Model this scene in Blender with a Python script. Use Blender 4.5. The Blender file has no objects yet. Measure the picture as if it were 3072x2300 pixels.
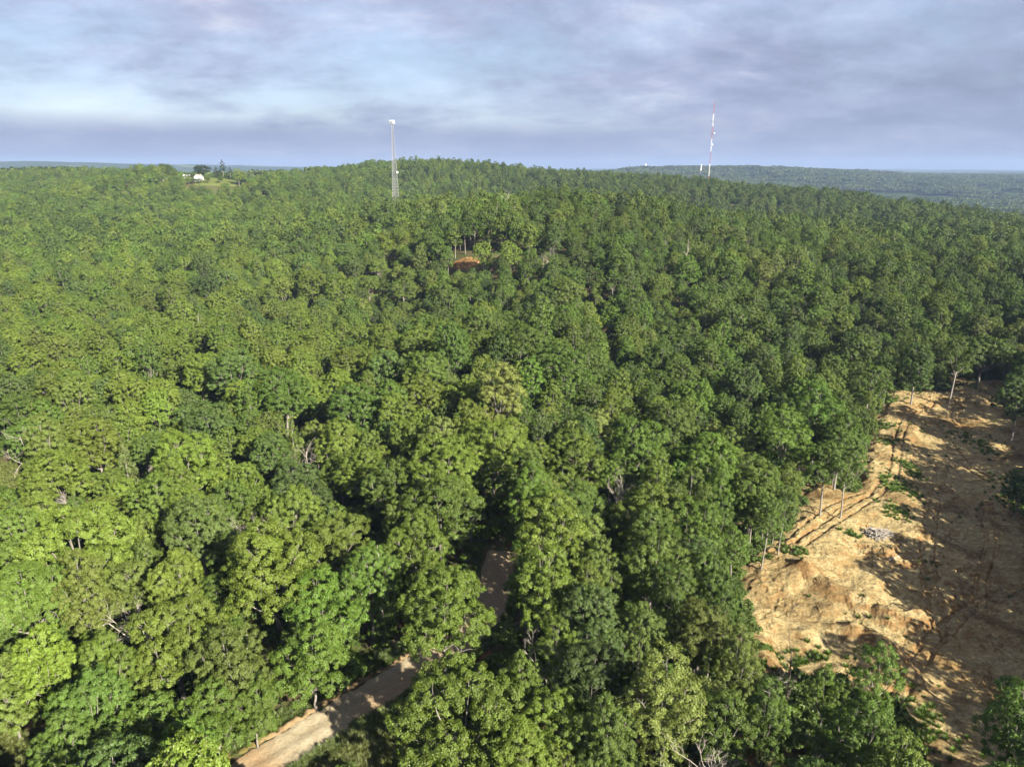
import bpy, math, random
import numpy as np
from mathutils import Vector, Matrix

SC = bpy.context.scene
COL = SC.collection
rad = math.radians

# ------------------------------------------------------------------ camera
CAM_Z = 65.0
PITCH = rad(16.9)
FPX = 2133.0                       # focal length in pixels of the 3072 px photograph
cam_d = bpy.data.cameras.new('camera')
cam = bpy.data.objects.new('camera', cam_d); COL.objects.link(cam)
cam.location = (0, 0, CAM_Z)
cam.rotation_euler = (rad(90) - PITCH, 0, 0)
cam_d.sensor_width = 36.0
cam_d.lens = 36.0 * FPX / 3072.0
cam_d.clip_start = 1.0; cam_d.clip_end = 60000.0
SC.camera = cam

# ------------------------------------------------------------------ sky and sun
SUN_AZ, SUN_EL = rad(-50), rad(28)
SUNV = Vector((math.cos(SUN_EL)*math.cos(SUN_AZ), math.cos(SUN_EL)*math.sin(SUN_AZ), math.sin(SUN_EL)))
SC.view_settings.view_transform = 'Standard'
SC.view_settings.look = 'None'
SC.view_settings.exposure = 2.1
SC.view_settings.gamma = 1.0
SC.view_settings.use_curve_mapping = False

w = bpy.data.worlds.new('World'); SC.world = w; w.use_nodes = True
nt = w.node_tree; nt.nodes.clear()
def N(nt, t, **kw):
    n = nt.nodes.new(t)
    for k, v in kw.items(): setattr(n, k, v)
    return n
def L(nt, a, b): nt.links.new(a, b)
def MATH(nt, op, a, b=None, c=None, clamp=False):
    n = N(nt, 'ShaderNodeMath', operation=op); n.use_clamp = clamp
    for i, v in enumerate((a, b, c)):
        if v is None: continue
        if isinstance(v, (int, float)): n.inputs[i].default_value = v
        else: L(nt, v, n.inputs[i])
    return n.outputs[0]
def MIXC(nt, fac, a, b, blend='MIX'):
    n = N(nt, 'ShaderNodeMix', data_type='RGBA', blend_type=blend)
    for s, v in ((n.inputs[0], fac), (n.inputs[6], a), (n.inputs[7], b)):
        if isinstance(v, (int, float)): s.default_value = v
        elif isinstance(v, tuple): s.default_value = (*v, 1)[:4]
        else: L(nt, v, s)
    return n.outputs[2]
def RAMP(nt, fac, stops, interp='LINEAR'):
    n = N(nt, 'ShaderNodeValToRGB'); r = n.color_ramp; r.interpolation = interp
    while len(r.elements) < len(stops): r.elements.new(0.5)
    for e, (p, c) in zip(r.elements, stops):
        e.position = p; e.color = (*c, 1) if isinstance(c, tuple) else (c, c, c, 1)
    L(nt, fac, n.inputs[0]); return n.outputs[0]
def NOISE(nt, vec, scale, detail=4, rough=0.55, dist=0.0, w4=None):
    n = N(nt, 'ShaderNodeTexNoise')
    n.inputs['Scale'].default_value = scale; n.inputs['Detail'].default_value = detail
    n.inputs['Roughness'].default_value = rough; n.inputs['Distortion'].default_value = dist
    if vec is not None: L(nt, vec, n.inputs['Vector'])
    return n.outputs[0]
sky = N(nt, 'ShaderNodeTexSky', sky_type='NISHITA'); sky.sun_disc = False
sky.sun_elevation = SUN_EL; sky.sun_rotation = math.atan2(SUNV.x, SUNV.y)
sky.altitude = 300; sky.air_density = 1.0; sky.dust_density = 0.6; sky.ozone_density = 1.6
bg_sky = N(nt, 'ShaderNodeBackground'); bg_sky.inputs[1].default_value = 0.05
L(nt, sky.outputs[0], bg_sky.inputs[0])
tc = N(nt, 'ShaderNodeTexCoord')
sep = N(nt, 'ShaderNodeSeparateXYZ'); L(nt, tc.outputs['Generated'], sep.inputs[0])
zz = MATH(nt, 'ADD', MATH(nt, 'MAXIMUM', sep.outputs[2], 0.0), 0.28)
cx = MATH(nt, 'DIVIDE', sep.outputs[0], zz); cy = MATH(nt, 'DIVIDE', sep.outputs[1], zz)
cmb = N(nt, 'ShaderNodeCombineXYZ'); L(nt, cx, cmb.inputs[0]); L(nt, cy, cmb.inputs[1]); cmb.inputs[2].default_value = 3.7
n_big = NOISE(nt, cmb.outputs[0], 0.9, 9, 0.6, 0.1)
mp = N(nt, 'ShaderNodeMapping'); L(nt, cmb.outputs[0], mp.inputs[0]); mp.inputs['Location'].default_value = (11.3, 4.1, 2.0)
mp.inputs['Scale'].default_value = (0.9, 1.15, 1)
n_shade = MATH(nt, 'ADD', MATH(nt, 'MULTIPLY', NOISE(nt, mp.outputs[0], 1.25, 12, 0.64, 0.2), 0.70), MATH(nt, 'MULTIPLY', NOISE(nt, mp.outputs[0], 4.2, 9, 0.62, 0.4), 0.30))
cover = RAMP(nt, n_big, [(0.34, 0.66), (0.54, 1.0)], 'EASE')
cloudcol = RAMP(nt, n_shade, [(0.36, (0.069, 0.080, 0.111)), (0.46, (0.089, 0.101, 0.144)), (0.54, (0.117, 0.128, 0.175)), (0.64, (0.176, 0.182, 0.212))])
lowmix = RAMP(nt, sep.outputs[2], [(0.0, 1.0), (0.035, 1.0), (0.11, 0.0)], 'EASE')      # air light towards the horizon, all round
cloudcol = MIXC(nt, MATH(nt, 'MULTIPLY', lowmix, 0.6), cloudcol, (0.072, 0.083, 0.122))
bg_cl = N(nt, 'ShaderNodeBackground'); L(nt, cloudcol, bg_cl.inputs[0]); bg_cl.inputs[1].default_value = 1.0
mixw = N(nt, 'ShaderNodeMixShader'); L(nt, MATH(nt, 'MAXIMUM', cover, lowmix), mixw.inputs[0])
L(nt, bg_sky.outputs[0], mixw.inputs[1]); L(nt, bg_cl.outputs[0], mixw.inputs[2])
wo = N(nt, 'ShaderNodeOutputWorld'); L(nt, mixw.outputs[0], wo.inputs[0])

sl = bpy.data.lights.new('sun', 'SUN'); sl.energy = 5.0; sl.angle = rad(0.55); sl.color = (1.0, 0.92, 0.78)
sun = bpy.data.objects.new('sun', sl); COL.objects.link(sun)
sun.rotation_euler = SUNV.to_track_quat('Z', 'Y').to_euler(); sun.location = (60, -60, 300)

cy_ = SC.cycles
cy_.use_denoising = True
try: cy_.denoiser = 'OPENIMAGEDENOISE'
except Exception: pass
cy_.max_bounces = 4; cy_.diffuse_bounces = 2; cy_.glossy_bounces = 1; cy_.transmission_bounces = 3
cy_.volume_bounces = 0; cy_.transparent_max_bounces = 4
cy_.caustics_reflective = False; cy_.caustics_refractive = False
cy_.use_adaptive_sampling = True; cy_.adaptive_threshold = 0.02

# ------------------------------------------------------------------ helpers: noise, pixels, terrain
def hash2(ix, iy, seed):
    h = (ix.astype(np.int64)*374761393 + iy.astype(np.int64)*668265263 + seed*1442695041) & 0xFFFFFFFF
    h = ((h ^ (h >> 13)) * 1274126177) & 0xFFFFFFFF
    h = h ^ (h >> 16)
    return (h & 0xFFFF) / 65535.0
def vnoise(x, y, seed=0):
    x = np.asarray(x, float); y = np.asarray(y, float)
    ix = np.floor(x); iy = np.floor(y); fx = x-ix; fy = y-iy
    fx = fx*fx*fx*(fx*(fx*6-15)+10); fy = fy*fy*fy*(fy*(fy*6-15)+10)
    a = hash2(ix, iy, seed); b = hash2(ix+1, iy, seed); c = hash2(ix, iy+1, seed); d = hash2(ix+1, iy+1, seed)
    return (a+(b-a)*fx)*(1-fy) + (c+(d-c)*fx)*fy
def fbm(x, y, seed=0, oct=4, gain=0.5):
    s = 0; a = 1; t = 0
    for o in range(oct):
        s = s + a*(vnoise(x*2**o+o*17.3, y*2**o-o*9.1, seed+o)-0.5)*2; t += a; a *= gain
    return s/t
cP, sP = math.cos(PITCH), math.sin(PITCH)
def ray(px, py):
    X = (px-1536.0)/FPX; Y = -(py-1150.0)/FPX
    return np.array([X, cP + Y*sP, -sP + Y*cP])
def at_depth(px, py, Yd):
    d = ray(px, py); return d*(Yd/d[1]) + np.array([0, 0, CAM_Z])
def project(p):
    p = np.asarray(p, float) - np.array([0, 0, CAM_Z])
    dep = p[..., 1]*cP - p[..., 2]*sP
    up = p[..., 1]*sP + p[..., 2]*cP
    dep = np.where(dep < 1e-3, 1e-3, dep)
    return 1536 + FPX*p[..., 0]/dep, 1150 - FPX*up/dep, dep

CANOPY = 15.5
ctrl = []
def cg(x, y, z): ctrl.append((x, y, z))
def cc(px, py, Y, off=CANOPY):                  # a canopy point seen in the photograph at a judged distance
    p = at_depth(px, py, Y); ctrl.append((p[0], p[1], p[2]-off))
for x, y in ((0, 0), (-30, 66), (0, 90), (30, 80), (60, 64), (-60, 70), (0, -120), (-120, 40), (60, 130), (-60, 130), (30, 125), (90, 165)): cg(x, y, 0)
cg(110, 90, 3.5); cg(140, 130, 6); cg(130, 20, 6); cg(75, 20, 1.5); cg(-200, -100, 0); cg(200, -60, 10); cg(175, 190, 7)
cg(120, 205, 2.0); cg(150, 205, 2.5); cg(95, 125, 0.3)
for a in ((100, 1000, 213), (100, 850, 300), (100, 700, 480), (100, 560, 800), (100, 511, 1000), (300, 506, 980), (-300, 511, 1000), (600, 1000, 208), (600, 780, 350), (600, 620, 640),
          (600, 566, 740), (1000, 720, 430), (1000, 610, 640), (1187, 612, 590), (1300, 560, 850), (1300, 476, 1000), (1150, 484, 1020), (1450, 486, 1010), (1000, 502, 1050), (1650, 502, 1060),
          (1536, 950, 210), (1536, 1150, 148), (1300, 800, 320), (1536, 590, 450), (1300, 600, 480), (1900, 590, 480), (1900, 850, 270), (2000, 1000, 205),
          (2120, 535, 1000), (2500, 562, 850), (2800, 600, 720), (3072, 652, 600), (2430, 672, 400), (2750, 735, 345), (2800, 900, 235), (3060, 960, 215)): cc(*a)
p = at_depth(590, 547, 800); cg(p[0], p[1], p[2]); p = at_depth(690, 552, 800); cg(p[0], p[1], p[2]); p = at_depth(450, 540, 820); cg(p[0], p[1], p[2])
hx_, hy_ = at_depth(590, 547, 800)[:2]; cg(hx_, 930, 33); cg(hx_+60, 930, 33); cg(hx_-60, 940, 33)
for a_ in ((600, 539, 828), (660, 540, 830), (710, 546, 825), (660, 555, 785), (700, 556, 785), (620, 554, 785)):
    p = at_depth(*a_); cg(p[0], p[1], p[2])
p = at_depth(1390, 795, 330); cg(p[0], p[1], p[2])
for a in ((-700, 1500, 10), (-1500, 1500, 0), (-300, 1600, 10), (300, 1700, -10), (700, 1300, -35), (1100, 1100, -50), (900, 1800, -55), (1500, 2000, -60), (600, 700, -12), (900, 800, -45),
          (-900, 500, 0), (-900, 0, 0), (0, -900, 0), (900, 0, 0), (900, 400, -20), (300, 2400, -30)): cg(*a)
cg(0, 700, 6); cg(110, 690, 6); cg(230, 720, 4); cg(560, 850, -30); cg(650, 1000, -45); cg(480, 1000, -12)
for px_, py_, Y in ((1900, 505, 3600), (2150, 506, 3500), (2500, 517, 3300), (2800, 545, 3000), (3072, 580, 2600), (2300, 512, 5200), (2700, 513, 6500), (3000, 515, 7500),
                    (100, 482, 5500), (350, 489, 5500), (-400, 482, 5500), (700, 503, 6000), (1200, 505, 7000), (1600, 507, 8000), (2000, 509, 9000)): cc(px_, py_, Y, 12)
for x, y, z in ((-4000, 2600, 0), (-1500, 3500, -20), (0, 4200, -30), (0, 13000, 30), (-6000, 13000, 80), (6000, 13000, 20), (9000, 9000, 10), (-9000, 9000, 60), (5000, 2000, -40), (-5000, 0, 0), (0, -5000, 0), (5000, -2000, 0)): cg(x, y, z)
CT = np.array(ctrl)
def phi(d2): return np.sqrt(d2 + 30.0**2)
D2 = (CT[:, None, 0]-CT[None, :, 0])**2 + (CT[:, None, 1]-CT[None, :, 1])**2
n_c = len(CT)
A = np.zeros((n_c+1, n_c+1)); A[:n_c, :n_c] = phi(D2); A[:n_c, n_c] = 1; A[n_c, :n_c] = 1
A[np.arange(n_c), np.arange(n_c)] += -0.6
WT = np.linalg.solve(A, np.concatenate([CT[:, 2], [0]]))
def line_d(x, y, pts):
    x = np.asarray(x, float); y = np.asarray(y, float); d = np.full(x.shape, 1e9)
    for (ax, ay), (bx, by) in zip(pts[:-1], pts[1:]):
        ex, ey = bx-ax, by-ay
        t = np.clip(((x-ax)*ex+(y-ay)*ey)/(ex*ex+ey*ey+1e-9), 0, 1)
        d = np.minimum(d, np.hypot(x-ax-t*ex, y-ay-t*ey))
    return d

def on_plane(px, py, z):
    d = ray(px, py); t = (z-CAM_Z)/d[2]; return (d[0]*t, d[1]*t)
GULLY = [([on_plane(a, b, 9) for a, b in ((1180, 860), (1010, 1010), (980, 1180), (985, 1420), (1060, 1560))], 5.5, 8.0),
         ([on_plane(a, b, 9) for a, b in ((640, 1190), (535, 1310), (430, 1420), (330, 1580))], 4.5, 6.0),
         ([on_plane(a, b, 11) for a, b in ((1740, 880), (1800, 1000), (1850, 1170), (1880, 1300))], 4.0, 6.0)]
def base_h(x, y):
    x = np.asarray(x, float); y = np.asarray(y, float); sh = x.shape
    xf = x.ravel(); yf = y.ravel(); out = np.empty(len(xf))
    for i in range(0, len(xf), 20000):
        xs = xf[i:i+20000]; ys = yf[i:i+20000]
        out[i:i+20000] = phi((xs[:, None]-CT[None, :, 0])**2 + (ys[:, None]-CT[None, :, 1])**2) @ WT[:n_c] + WT[n_c]
    out = out.reshape(sh)
    r = np.hypot(x, y)
    k1 = np.clip((r-120)/300, 0, 1); k2 = np.clip((r-1300)/1500, 0, 1)
    out = out + 1.6*k1*fbm(x/70, y/70, 5, 3) + 3*k1*fbm(x/220, y/220, 8, 2) + 26*k2*fbm(x/900, y/900, 11, 5, 0.55)
    for ln_, dp_, wd_ in GULLY: out = out - dp_*np.exp(-(line_d(x, y, ln_)/wd_)**2)
    out = np.where(r > 2500, np.minimum(out, CAM_Z + 0.008*r - 2), out)
    return out
def H(x, y): return float(base_h(np.array([x]), np.array([y]))[0])
def hit(px, py, off=0.0, tmin=40, tmax=1500):
    d = ray(px, py); t = np.geomspace(tmin, tmax, 500)
    for _ in range(3):
        P = d[None]*t[:, None]; g = base_h(P[:, 0], P[:, 1]) + off - (P[:, 2]+CAM_Z)
        k = np.argmax(g > 0)
        if k == 0: k = len(t)-1 if g[0] <= 0 else 1
        t = np.linspace(t[k-1], t[k], 40)
    P = d*t[20]; return np.array([P[0], P[1], P[2]+CAM_Z])
def poly_sd(x, y, poly):                       # signed distance, negative inside
    x = np.asarray(x, float); y = np.asarray(y, float)
    d = np.full(x.shape, 1e9); ins = np.zeros(x.shape, bool); n = len(poly)
    for i in range(n):
        ax, ay = poly[i][:2]; bx, by = poly[(i+1) % n][:2]
        ex, ey = bx-ax, by-ay
        t = np.clip(((x-ax)*ex+(y-ay)*ey)/(ex*ex+ey*ey+1e-9), 0, 1)
        d = np.minimum(d, np.hypot(x-ax-t*ex, y-ay-t*ey))
        c = ((ay > y) != (by > y)) & (x < ex*(y-ay)/(by-ay+1e-12)+ax)
        ins ^= c
    return np.where(ins, -d, d)
# ------------------------------------------------------------------ helpers: meshes, objects
def mesh_np(name, V, F, mats=(), fm=None, smooth=False):
    V = np.asarray(V, np.float32); F = np.asarray(F, np.int32); k = F.shape[1]
    me = bpy.data.meshes.new(name)
    me.vertices.add(len(V)); me.vertices.foreach_set('co', V.ravel())
    me.loops.add(F.size); me.loops.foreach_set('vertex_index', F.ravel())
    me.polygons.add(len(F)); me.polygons.foreach_set('loop_start', np.arange(0, F.size, k, dtype=np.int32))
    me.polygons.foreach_set('loop_total', np.full(len(F), k, np.int32))
    for m in mats: me.materials.append(m)
    if fm is not None: me.polygons.foreach_set('material_index', np.asarray(fm, np.int32))
    me.polygons.foreach_set('use_smooth', np.full(len(F), smooth))
    me.update(calc_edges=True)
    return me
def link(name, me, parent=None, loc=(0, 0, 0), rz=0.0, s=(1, 1, 1)):
    o = bpy.data.objects.new(name, me); COL.objects.link(o)
    o.location = loc; o.rotation_euler = (0, 0, rz); o.scale = s if not isinstance(s, (int, float)) else (s, s, s)
    if parent is not None: o.parent = parent
    return o
def tag(o, label, cat, group=None, kind=None):
    o['label'] = label
    if cat: o['category'] = cat
    if group: o['group'] = group
    if kind: o['kind'] = kind
    return o
def setting(o, kind='structure', label=None):
    o['kind'] = kind
    if label: o['label'] = label
    return o
class MB:
    def __init__(s): s.V = []; s.F = []; s.n = 0
    def add(s, v, f):
        s.V.append(np.asarray(v, float)); s.F.append(np.asarray(f, int)+s.n); s.n += len(v)
    def box(s, c, d, rot=None):
        v = np.array([(x, y, z) for x in (-.5, .5) for y in (-.5, .5) for z in (-.5, .5)])*np.array(d)
        if rot is not None: v = v @ np.array(rot.to_3x3()).T
        s.add(v+np.array(c), [(0, 1, 3, 2), (4, 6, 7, 5), (0, 4, 5, 1), (2, 3, 7, 6), (0, 2, 6, 4), (1, 5, 7, 3)])
    def tube(s, P, R, n=6, cap=True):
        P = np.asarray(P, float); R = np.broadcast_to(np.asarray(R, float), (len(P),))
        T = np.gradient(P, axis=0); T /= np.linalg.norm(T, axis=1)[:, None]+1e-9
        up = np.array([0.31, 0.17, 0.93]); a = np.cross(T, up); a /= np.linalg.norm(a, axis=1)[:, None]+1e-9
        b = np.cross(T, a); ang = np.arange(n)*2*math.pi/n
        v = P[:, None] + R[:, None, None]*(np.cos(ang)[None, :, None]*a[:, None]+np.sin(ang)[None, :, None]*b[:, None])
        f = []
        for i in range(len(P)-1):
            for j in range(n):
                f.append((i*n+j, i*n+(j+1) % n, (i+1)*n+(j+1) % n, (i+1)*n+j))
        v = v.reshape(-1, 3)
        if cap and n >= 4:
            m = len(P)
            for base in (0, (m-1)*n):
                for j in range(1, n-2, 2): f.append((base, base+j, base+j+1, base+j+2 if j+2 < n else base))
            f = [q for q in f if len(set(q)) == 4]
        s.add(v, f)
    def mesh(s, name, mat, smooth=False):
        return mesh_np(name, np.concatenate(s.V), np.concatenate(s.F), (mat,), None, smooth)
def new_mat(name):
    m = bpy.data.materials.new(name); m.use_nodes = True; t = m.node_tree; t.nodes.clear()
    return m, t
def finish(t, shader):
    o = N(t, 'ShaderNodeOutputMaterial'); L(t, shader, o.inputs[0])
def plain(name, col, rough=0.7, metal=0.0, var=0.25, scale=3.0):
    m, t = new_mat(name); b = N(t, 'ShaderNodeBsdfPrincipled')
    tcn = N(t, 'ShaderNodeTexCoord'); nz = NOISE(t, tcn.outputs['Object'], scale, 5, 0.6)
    c = MIXC(t, nz, tuple(v*(1-var) for v in col), tuple(min(1, v*(1+var)) for v in col))
    L(t, c, b.inputs['Base Color']); b.inputs['Roughness'].default_value = rough; b.inputs['Metallic'].default_value = metal
    finish(t, b.outputs[0]); return m

# ------------------------------------------------------------------ materials
def leaf_mat(name):
    m, t = new_mat(name)
    at = N(t, 'ShaderNodeAttribute', attribute_type='INSTANCER', attribute_name='leafcol')
    geo = N(t, 'ShaderNodeNewGeometry')
    rnd = geo.outputs['Random Per Island']
    tcn = N(t, 'ShaderNodeTexCoord'); nz = NOISE(t, tcn.outputs['Object'], 0.55, 2, 0.5)
    v = MATH(t, 'ADD', MATH(t, 'MULTIPLY', rnd, 0.55), 0.72)
    v = MATH(t, 'MULTIPLY', v, MATH(t, 'ADD', MATH(t, 'MULTIPLY', nz, 0.8), 0.6))
    hsv = N(t, 'ShaderNodeHueSaturation'); L(t, at.outputs['Color'], hsv.inputs['Color']); L(t, v, hsv.inputs['Value']); hsv.inputs['Saturation'].default_value = 1.02
    L(t, MATH(t, 'ADD', MATH(t, 'MULTIPLY', rnd, 0.030), 0.485), hsv.inputs['Hue'])
    c = hsv.outputs[0]
    df = N(t, 'ShaderNodeBsdfDiffuse'); L(t, c, df.inputs[0])
    tr = N(t, 'ShaderNodeBsdfTranslucent'); L(t, MIXC(t, 1.0, c, (1.15, 1.25, 0.5), 'MULTIPLY'), tr.inputs[0])
    mx = N(t, 'ShaderNodeMixShader'); mx.inputs[0].default_value = 0.20; L(t, df.outputs[0], mx.inputs[1]); L(t, tr.outputs[0], mx.inputs[2])
    gl = N(t, 'ShaderNodeBsdfGlossy'); gl.inputs['Roughness'].default_value = 0.5; gl.inputs[0].default_value = (1, 1, 1, 1)
    m2 = N(t, 'ShaderNodeMixShader'); m2.inputs[0].default_value = 0.018; L(t, mx.outputs[0], m2.inputs[1]); L(t, gl.outputs[0], m2.inputs[2])
    finish(t, m2.outputs[0]); return m
M_LEAF = leaf_mat('foliage')
M_BARK = plain('bark', (0.15, 0.135, 0.115), 0.9, 0, 0.45, 1.4)
M_DEAD = plain('dead_wood', (0.29, 0.26, 0.215), 0.9, 0, 0.35, 1.2)
M_DDARK = plain('dark_dead_wood', (0.10, 0.08, 0.065), 0.9, 0, 0.4, 1.2)
M_BRUSH = plain('weathered_brush', (0.20, 0.18, 0.155), 0.9, 0, 0.5, 1.5)
M_STEEL = plain('galvanised_steel', (0.24, 0.245, 0.26), 0.6, 0.2, 0.1, 0.3)
M_WHITE = plain('white_paint', (0.58, 0.58, 0.57), 0.5, 0, 0.05, 0.4)
M_RED = plain('aviation_red', (0.26, 0.05, 0.04), 0.6, 0, 0.2, 0.2)
M_DARK = plain('dark_equipment', (0.08, 0.085, 0.10), 0.6, 0, 0.2, 0.6)
M_ROOF = plain('roof_shingle', (0.20, 0.19, 0.19), 0.9, 0, 0.3, 1.0)
M_GLASS = plain('window_glass', (0.03, 0.035, 0.045), 0.15, 0, 0.1, 1.0)

def ground_mat():
    m, t = new_mat('forest_floor')
    geo = N(t, 'ShaderNodeNewGeometry'); P = geo.outputs['Position']
    n1 = NOISE(t, P, 0.35, 6, 0.65); n2 = NOISE(t, P, 0.06, 4, 0.6); n3 = NOISE(t, P, 2.5, 3, 0.7)
    litter = MIXC(t, n3, (0.055, 0.040, 0.024), (0.125, 0.090, 0.052))
    green = MIXC(t, n3, (0.028, 0.050, 0.014), (0.065, 0.100, 0.026))
    c = MIXC(t, RAMP(t, n1, [(0.42, 0.0), (0.6, 1.0)]), litter, green)
    dist = N(t, 'ShaderNodeVectorMath', operation='LENGTH'); L(t, P, dist.inputs[0])
    far = RAMP(t, MATH(t, 'DIVIDE', dist.outputs['Value'], 2400.0), [(0.45, 0.0), (0.75, 1.0)])
    nf = NOISE(t, P, 0.035, 6, 0.75); nf2 = NOISE(t, P, 0.0022, 4, 0.6)
    wood = MIXC(t, nf, (0.012, 0.022, 0.010), (0.045, 0.068, 0.026))
    wood = MIXC(t, RAMP(t, nf2, [(0.60, 0.0), (0.66, 0.75)]), wood, (0.13, 0.16, 0.055))       # pasture among the woods
    c = MIXC(t, far, c, wood)
    b = N(t, 'ShaderNodeBsdfDiffuse'); L(t, c, b.inputs[0])
    bp = N(t, 'ShaderNodeBump'); bp.inputs['Strength'].default_value = 0.6; bp.inputs['Distance'].default_value = 0.3
    L(t, n3, bp.inputs['Height']); L(t, bp.outputs[0], b.inputs['Normal'])
    finish(t, b.outputs[0]); return m
M_GROUND = ground_mat()

def dirt_mat(name, pale, mid, red, redlo=0.5, redhi=0.7, stones=True):
    m, t = new_mat(name)
    geo = N(t, 'ShaderNodeNewGeometry'); P = geo.outputs['Position']
    n1 = NOISE(t, P, 0.055, 5, 0.6, 0.8); n2 = NOISE(t, P, 0.45, 7, 0.7, 0.4); n3 = NOISE(t, P, 4.0, 5, 0.75)
    c = MIXC(t, RAMP(t, n2, [(0.35, 0.0), (0.65, 1.0)]), mid, pale)
    c = MIXC(t, RAMP(t, n1, [(redlo, 0.0), (redhi, 1.0)]), c, red)
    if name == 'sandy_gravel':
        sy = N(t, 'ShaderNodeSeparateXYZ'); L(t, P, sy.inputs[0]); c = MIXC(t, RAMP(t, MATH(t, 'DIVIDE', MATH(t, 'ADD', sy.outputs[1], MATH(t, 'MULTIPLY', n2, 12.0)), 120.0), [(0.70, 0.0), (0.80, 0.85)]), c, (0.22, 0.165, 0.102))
    c = MIXC(t, 0.85, c, MIXC(t, n3, (0.30, 0.28, 0.26), (1.6, 1.6, 1.6)), 'MULTIPLY')
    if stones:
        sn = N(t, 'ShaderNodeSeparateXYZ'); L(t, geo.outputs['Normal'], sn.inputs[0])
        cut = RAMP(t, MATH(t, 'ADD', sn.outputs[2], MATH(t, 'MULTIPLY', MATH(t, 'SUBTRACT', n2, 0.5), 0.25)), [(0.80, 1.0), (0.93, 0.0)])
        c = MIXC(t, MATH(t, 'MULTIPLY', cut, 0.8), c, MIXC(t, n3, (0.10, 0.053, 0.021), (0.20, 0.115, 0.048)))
        damp = RAMP(t, NOISE(t, P, 0.075, 6, 0.62, 1.2), [(0.52, 0.0), (0.62, 1.0)])
        c = MIXC(t, MATH(t, 'MULTIPLY', damp, 0.75), c, MIXC(t, n3, (0.070, 0.045, 0.020), (0.145, 0.095, 0.042)))
        mp_ = N(t, 'ShaderNodeMapping'); L(t, P, mp_.inputs[0]); mp_.inputs['Rotation'].default_value = (0, 0, 0.7); mp_.inputs['Scale'].default_value = (0.25, 1.6, 1.0)
        rill = NOISE(t, mp_.outputs[0], 0.9, 6, 0.7, 0.6); grit = NOISE(t, P, 1.6, 8, 0.8, 0.3)
        c = MIXC(t, 0.35, c, MIXC(t, RAMP(t, rill, [(0.36, 0.0), (0.62, 1.0)]), (0.55, 0.50, 0.44), (1.25, 1.27, 1.27)), 'MULTIPLY')
        c = MIXC(t, 0.8, c, MIXC(t, RAMP(t, grit, [(0.38, 0.0), (0.62, 1.0)]), (0.55, 0.52, 0.48), (1.35, 1.35, 1.35)), 'MULTIPLY')
        n3 = MATH(t, 'ADD', n3, MATH(t, 'MULTIPLY', grit, 1.5))
    b = N(t, 'ShaderNodeBsdfDiffuse'); L(t, c, b.inputs[0])
    bp = N(t, 'ShaderNodeBump'); bp.inputs['Strength'].default_value = 0.9; bp.inputs['Distance'].default_value = 0.25
    h = MATH(t, 'ADD', n2, MATH(t, 'MULTIPLY', n3, 0.45)); L(t, h, bp.inputs['Height']); L(t, bp.outputs[0], b.inputs['Normal'])
    finish(t, b.outputs[0]); return m
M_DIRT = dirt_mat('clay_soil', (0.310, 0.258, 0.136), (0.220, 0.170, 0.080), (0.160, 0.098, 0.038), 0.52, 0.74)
M_ORANGE = dirt_mat('orange_clay', (0.38, 0.235, 0.105), (0.30, 0.16, 0.062), (0.25, 0.115, 0.04), 0.45, 0.7)
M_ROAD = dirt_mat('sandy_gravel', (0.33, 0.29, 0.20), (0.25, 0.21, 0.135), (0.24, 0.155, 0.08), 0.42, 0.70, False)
M_BANK = dirt_mat('bank_soil', (0.21, 0.155, 0.085), (0.14, 0.095, 0.05), (0.10, 0.085, 0.03), 0.45, 0.6, False)
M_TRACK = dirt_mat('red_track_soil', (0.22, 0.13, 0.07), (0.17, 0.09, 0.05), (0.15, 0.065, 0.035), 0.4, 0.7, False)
def grass_mat(name, a, b_):
    m, t = new_mat(name)
    geo = N(t, 'ShaderNodeNewGeometry'); P = geo.outputs['Position']
    c = MIXC(t, NOISE(t, P, 0.25, 7, 0.75), a, b_)
    c = MIXC(t, 0.8, c, MIXC(t, NOISE(t, P, 3.0, 4, 0.7), (0.5, 0.5, 0.5), (1.4, 1.4, 1.3)), 'MULTIPLY')
    b = N(t, 'ShaderNodeBsdfDiffuse'); L(t, c, b.inputs[0]); finish(t, b.outputs[0]); return m
M_GRASS = grass_mat('meadow_grass', (0.06, 0.084, 0.02), (0.12, 0.132, 0.04))
M_LAWN = grass_mat('lawn_grass', (0.078, 0.10, 0.027), (0.11, 0.125, 0.04))

# ------------------------------------------------------------------ plan of the place (photo pixels -> ground)
def G(*pts): return [tuple(hit(a, b)[:2]) for a, b in pts]
CLEAR = G((2225, 1685), (2338, 1612), (2405, 1500), (2428, 1450), (2500, 1462), (2555, 1478), (2580, 1370), (2605, 1290), (2640, 1215), (2668, 1172),
          (2740, 1176), (2824, 1182), (2862, 1138), (3010, 1140), (3045, 1205), (3135, 1290), (3170, 1500), (3190, 1800), (3200, 2300), (3050, 2420),
          (2560, 2380), (2240, 2380), (2215, 2260), (2255, 2080), (2285, 1975), (2235, 1850), (2212, 1760))
ROAD = G((560, 2440), (785, 2300), (1000, 2168), (1180, 2055), (1310, 1975))
ROAD = ROAD + G((1410, 1905), (1465, 1840), (1488, 1770), (1505, 1690), (1514, 1655))
def smooth_line(pts, n):
    pts = np.array(pts); d = np.concatenate([[0], np.cumsum(np.hypot(*np.diff(pts, axis=0).T))]); u = np.linspace(0, d[-1], n)
    q = np.stack([np.interp(u, d, pts[:, 0]), np.interp(u, d, pts[:, 1])], 1)
    for _ in range(12): q[1:-1] = 0.25*q[:-2]+0.5*q[1:-1]+0.25*q[2:]
    return q
ROADL = smooth_line(ROAD, 110)
TRACK = smooth_line(G((1745, 930), (1790, 1010), (1830, 1100), (1850, 1180)), 40)
TRACK2 = smooth_line(G((2215, 2430), (2222, 2260), (2262, 2120), (2310, 2020), (2420, 1950)), 50)
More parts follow.
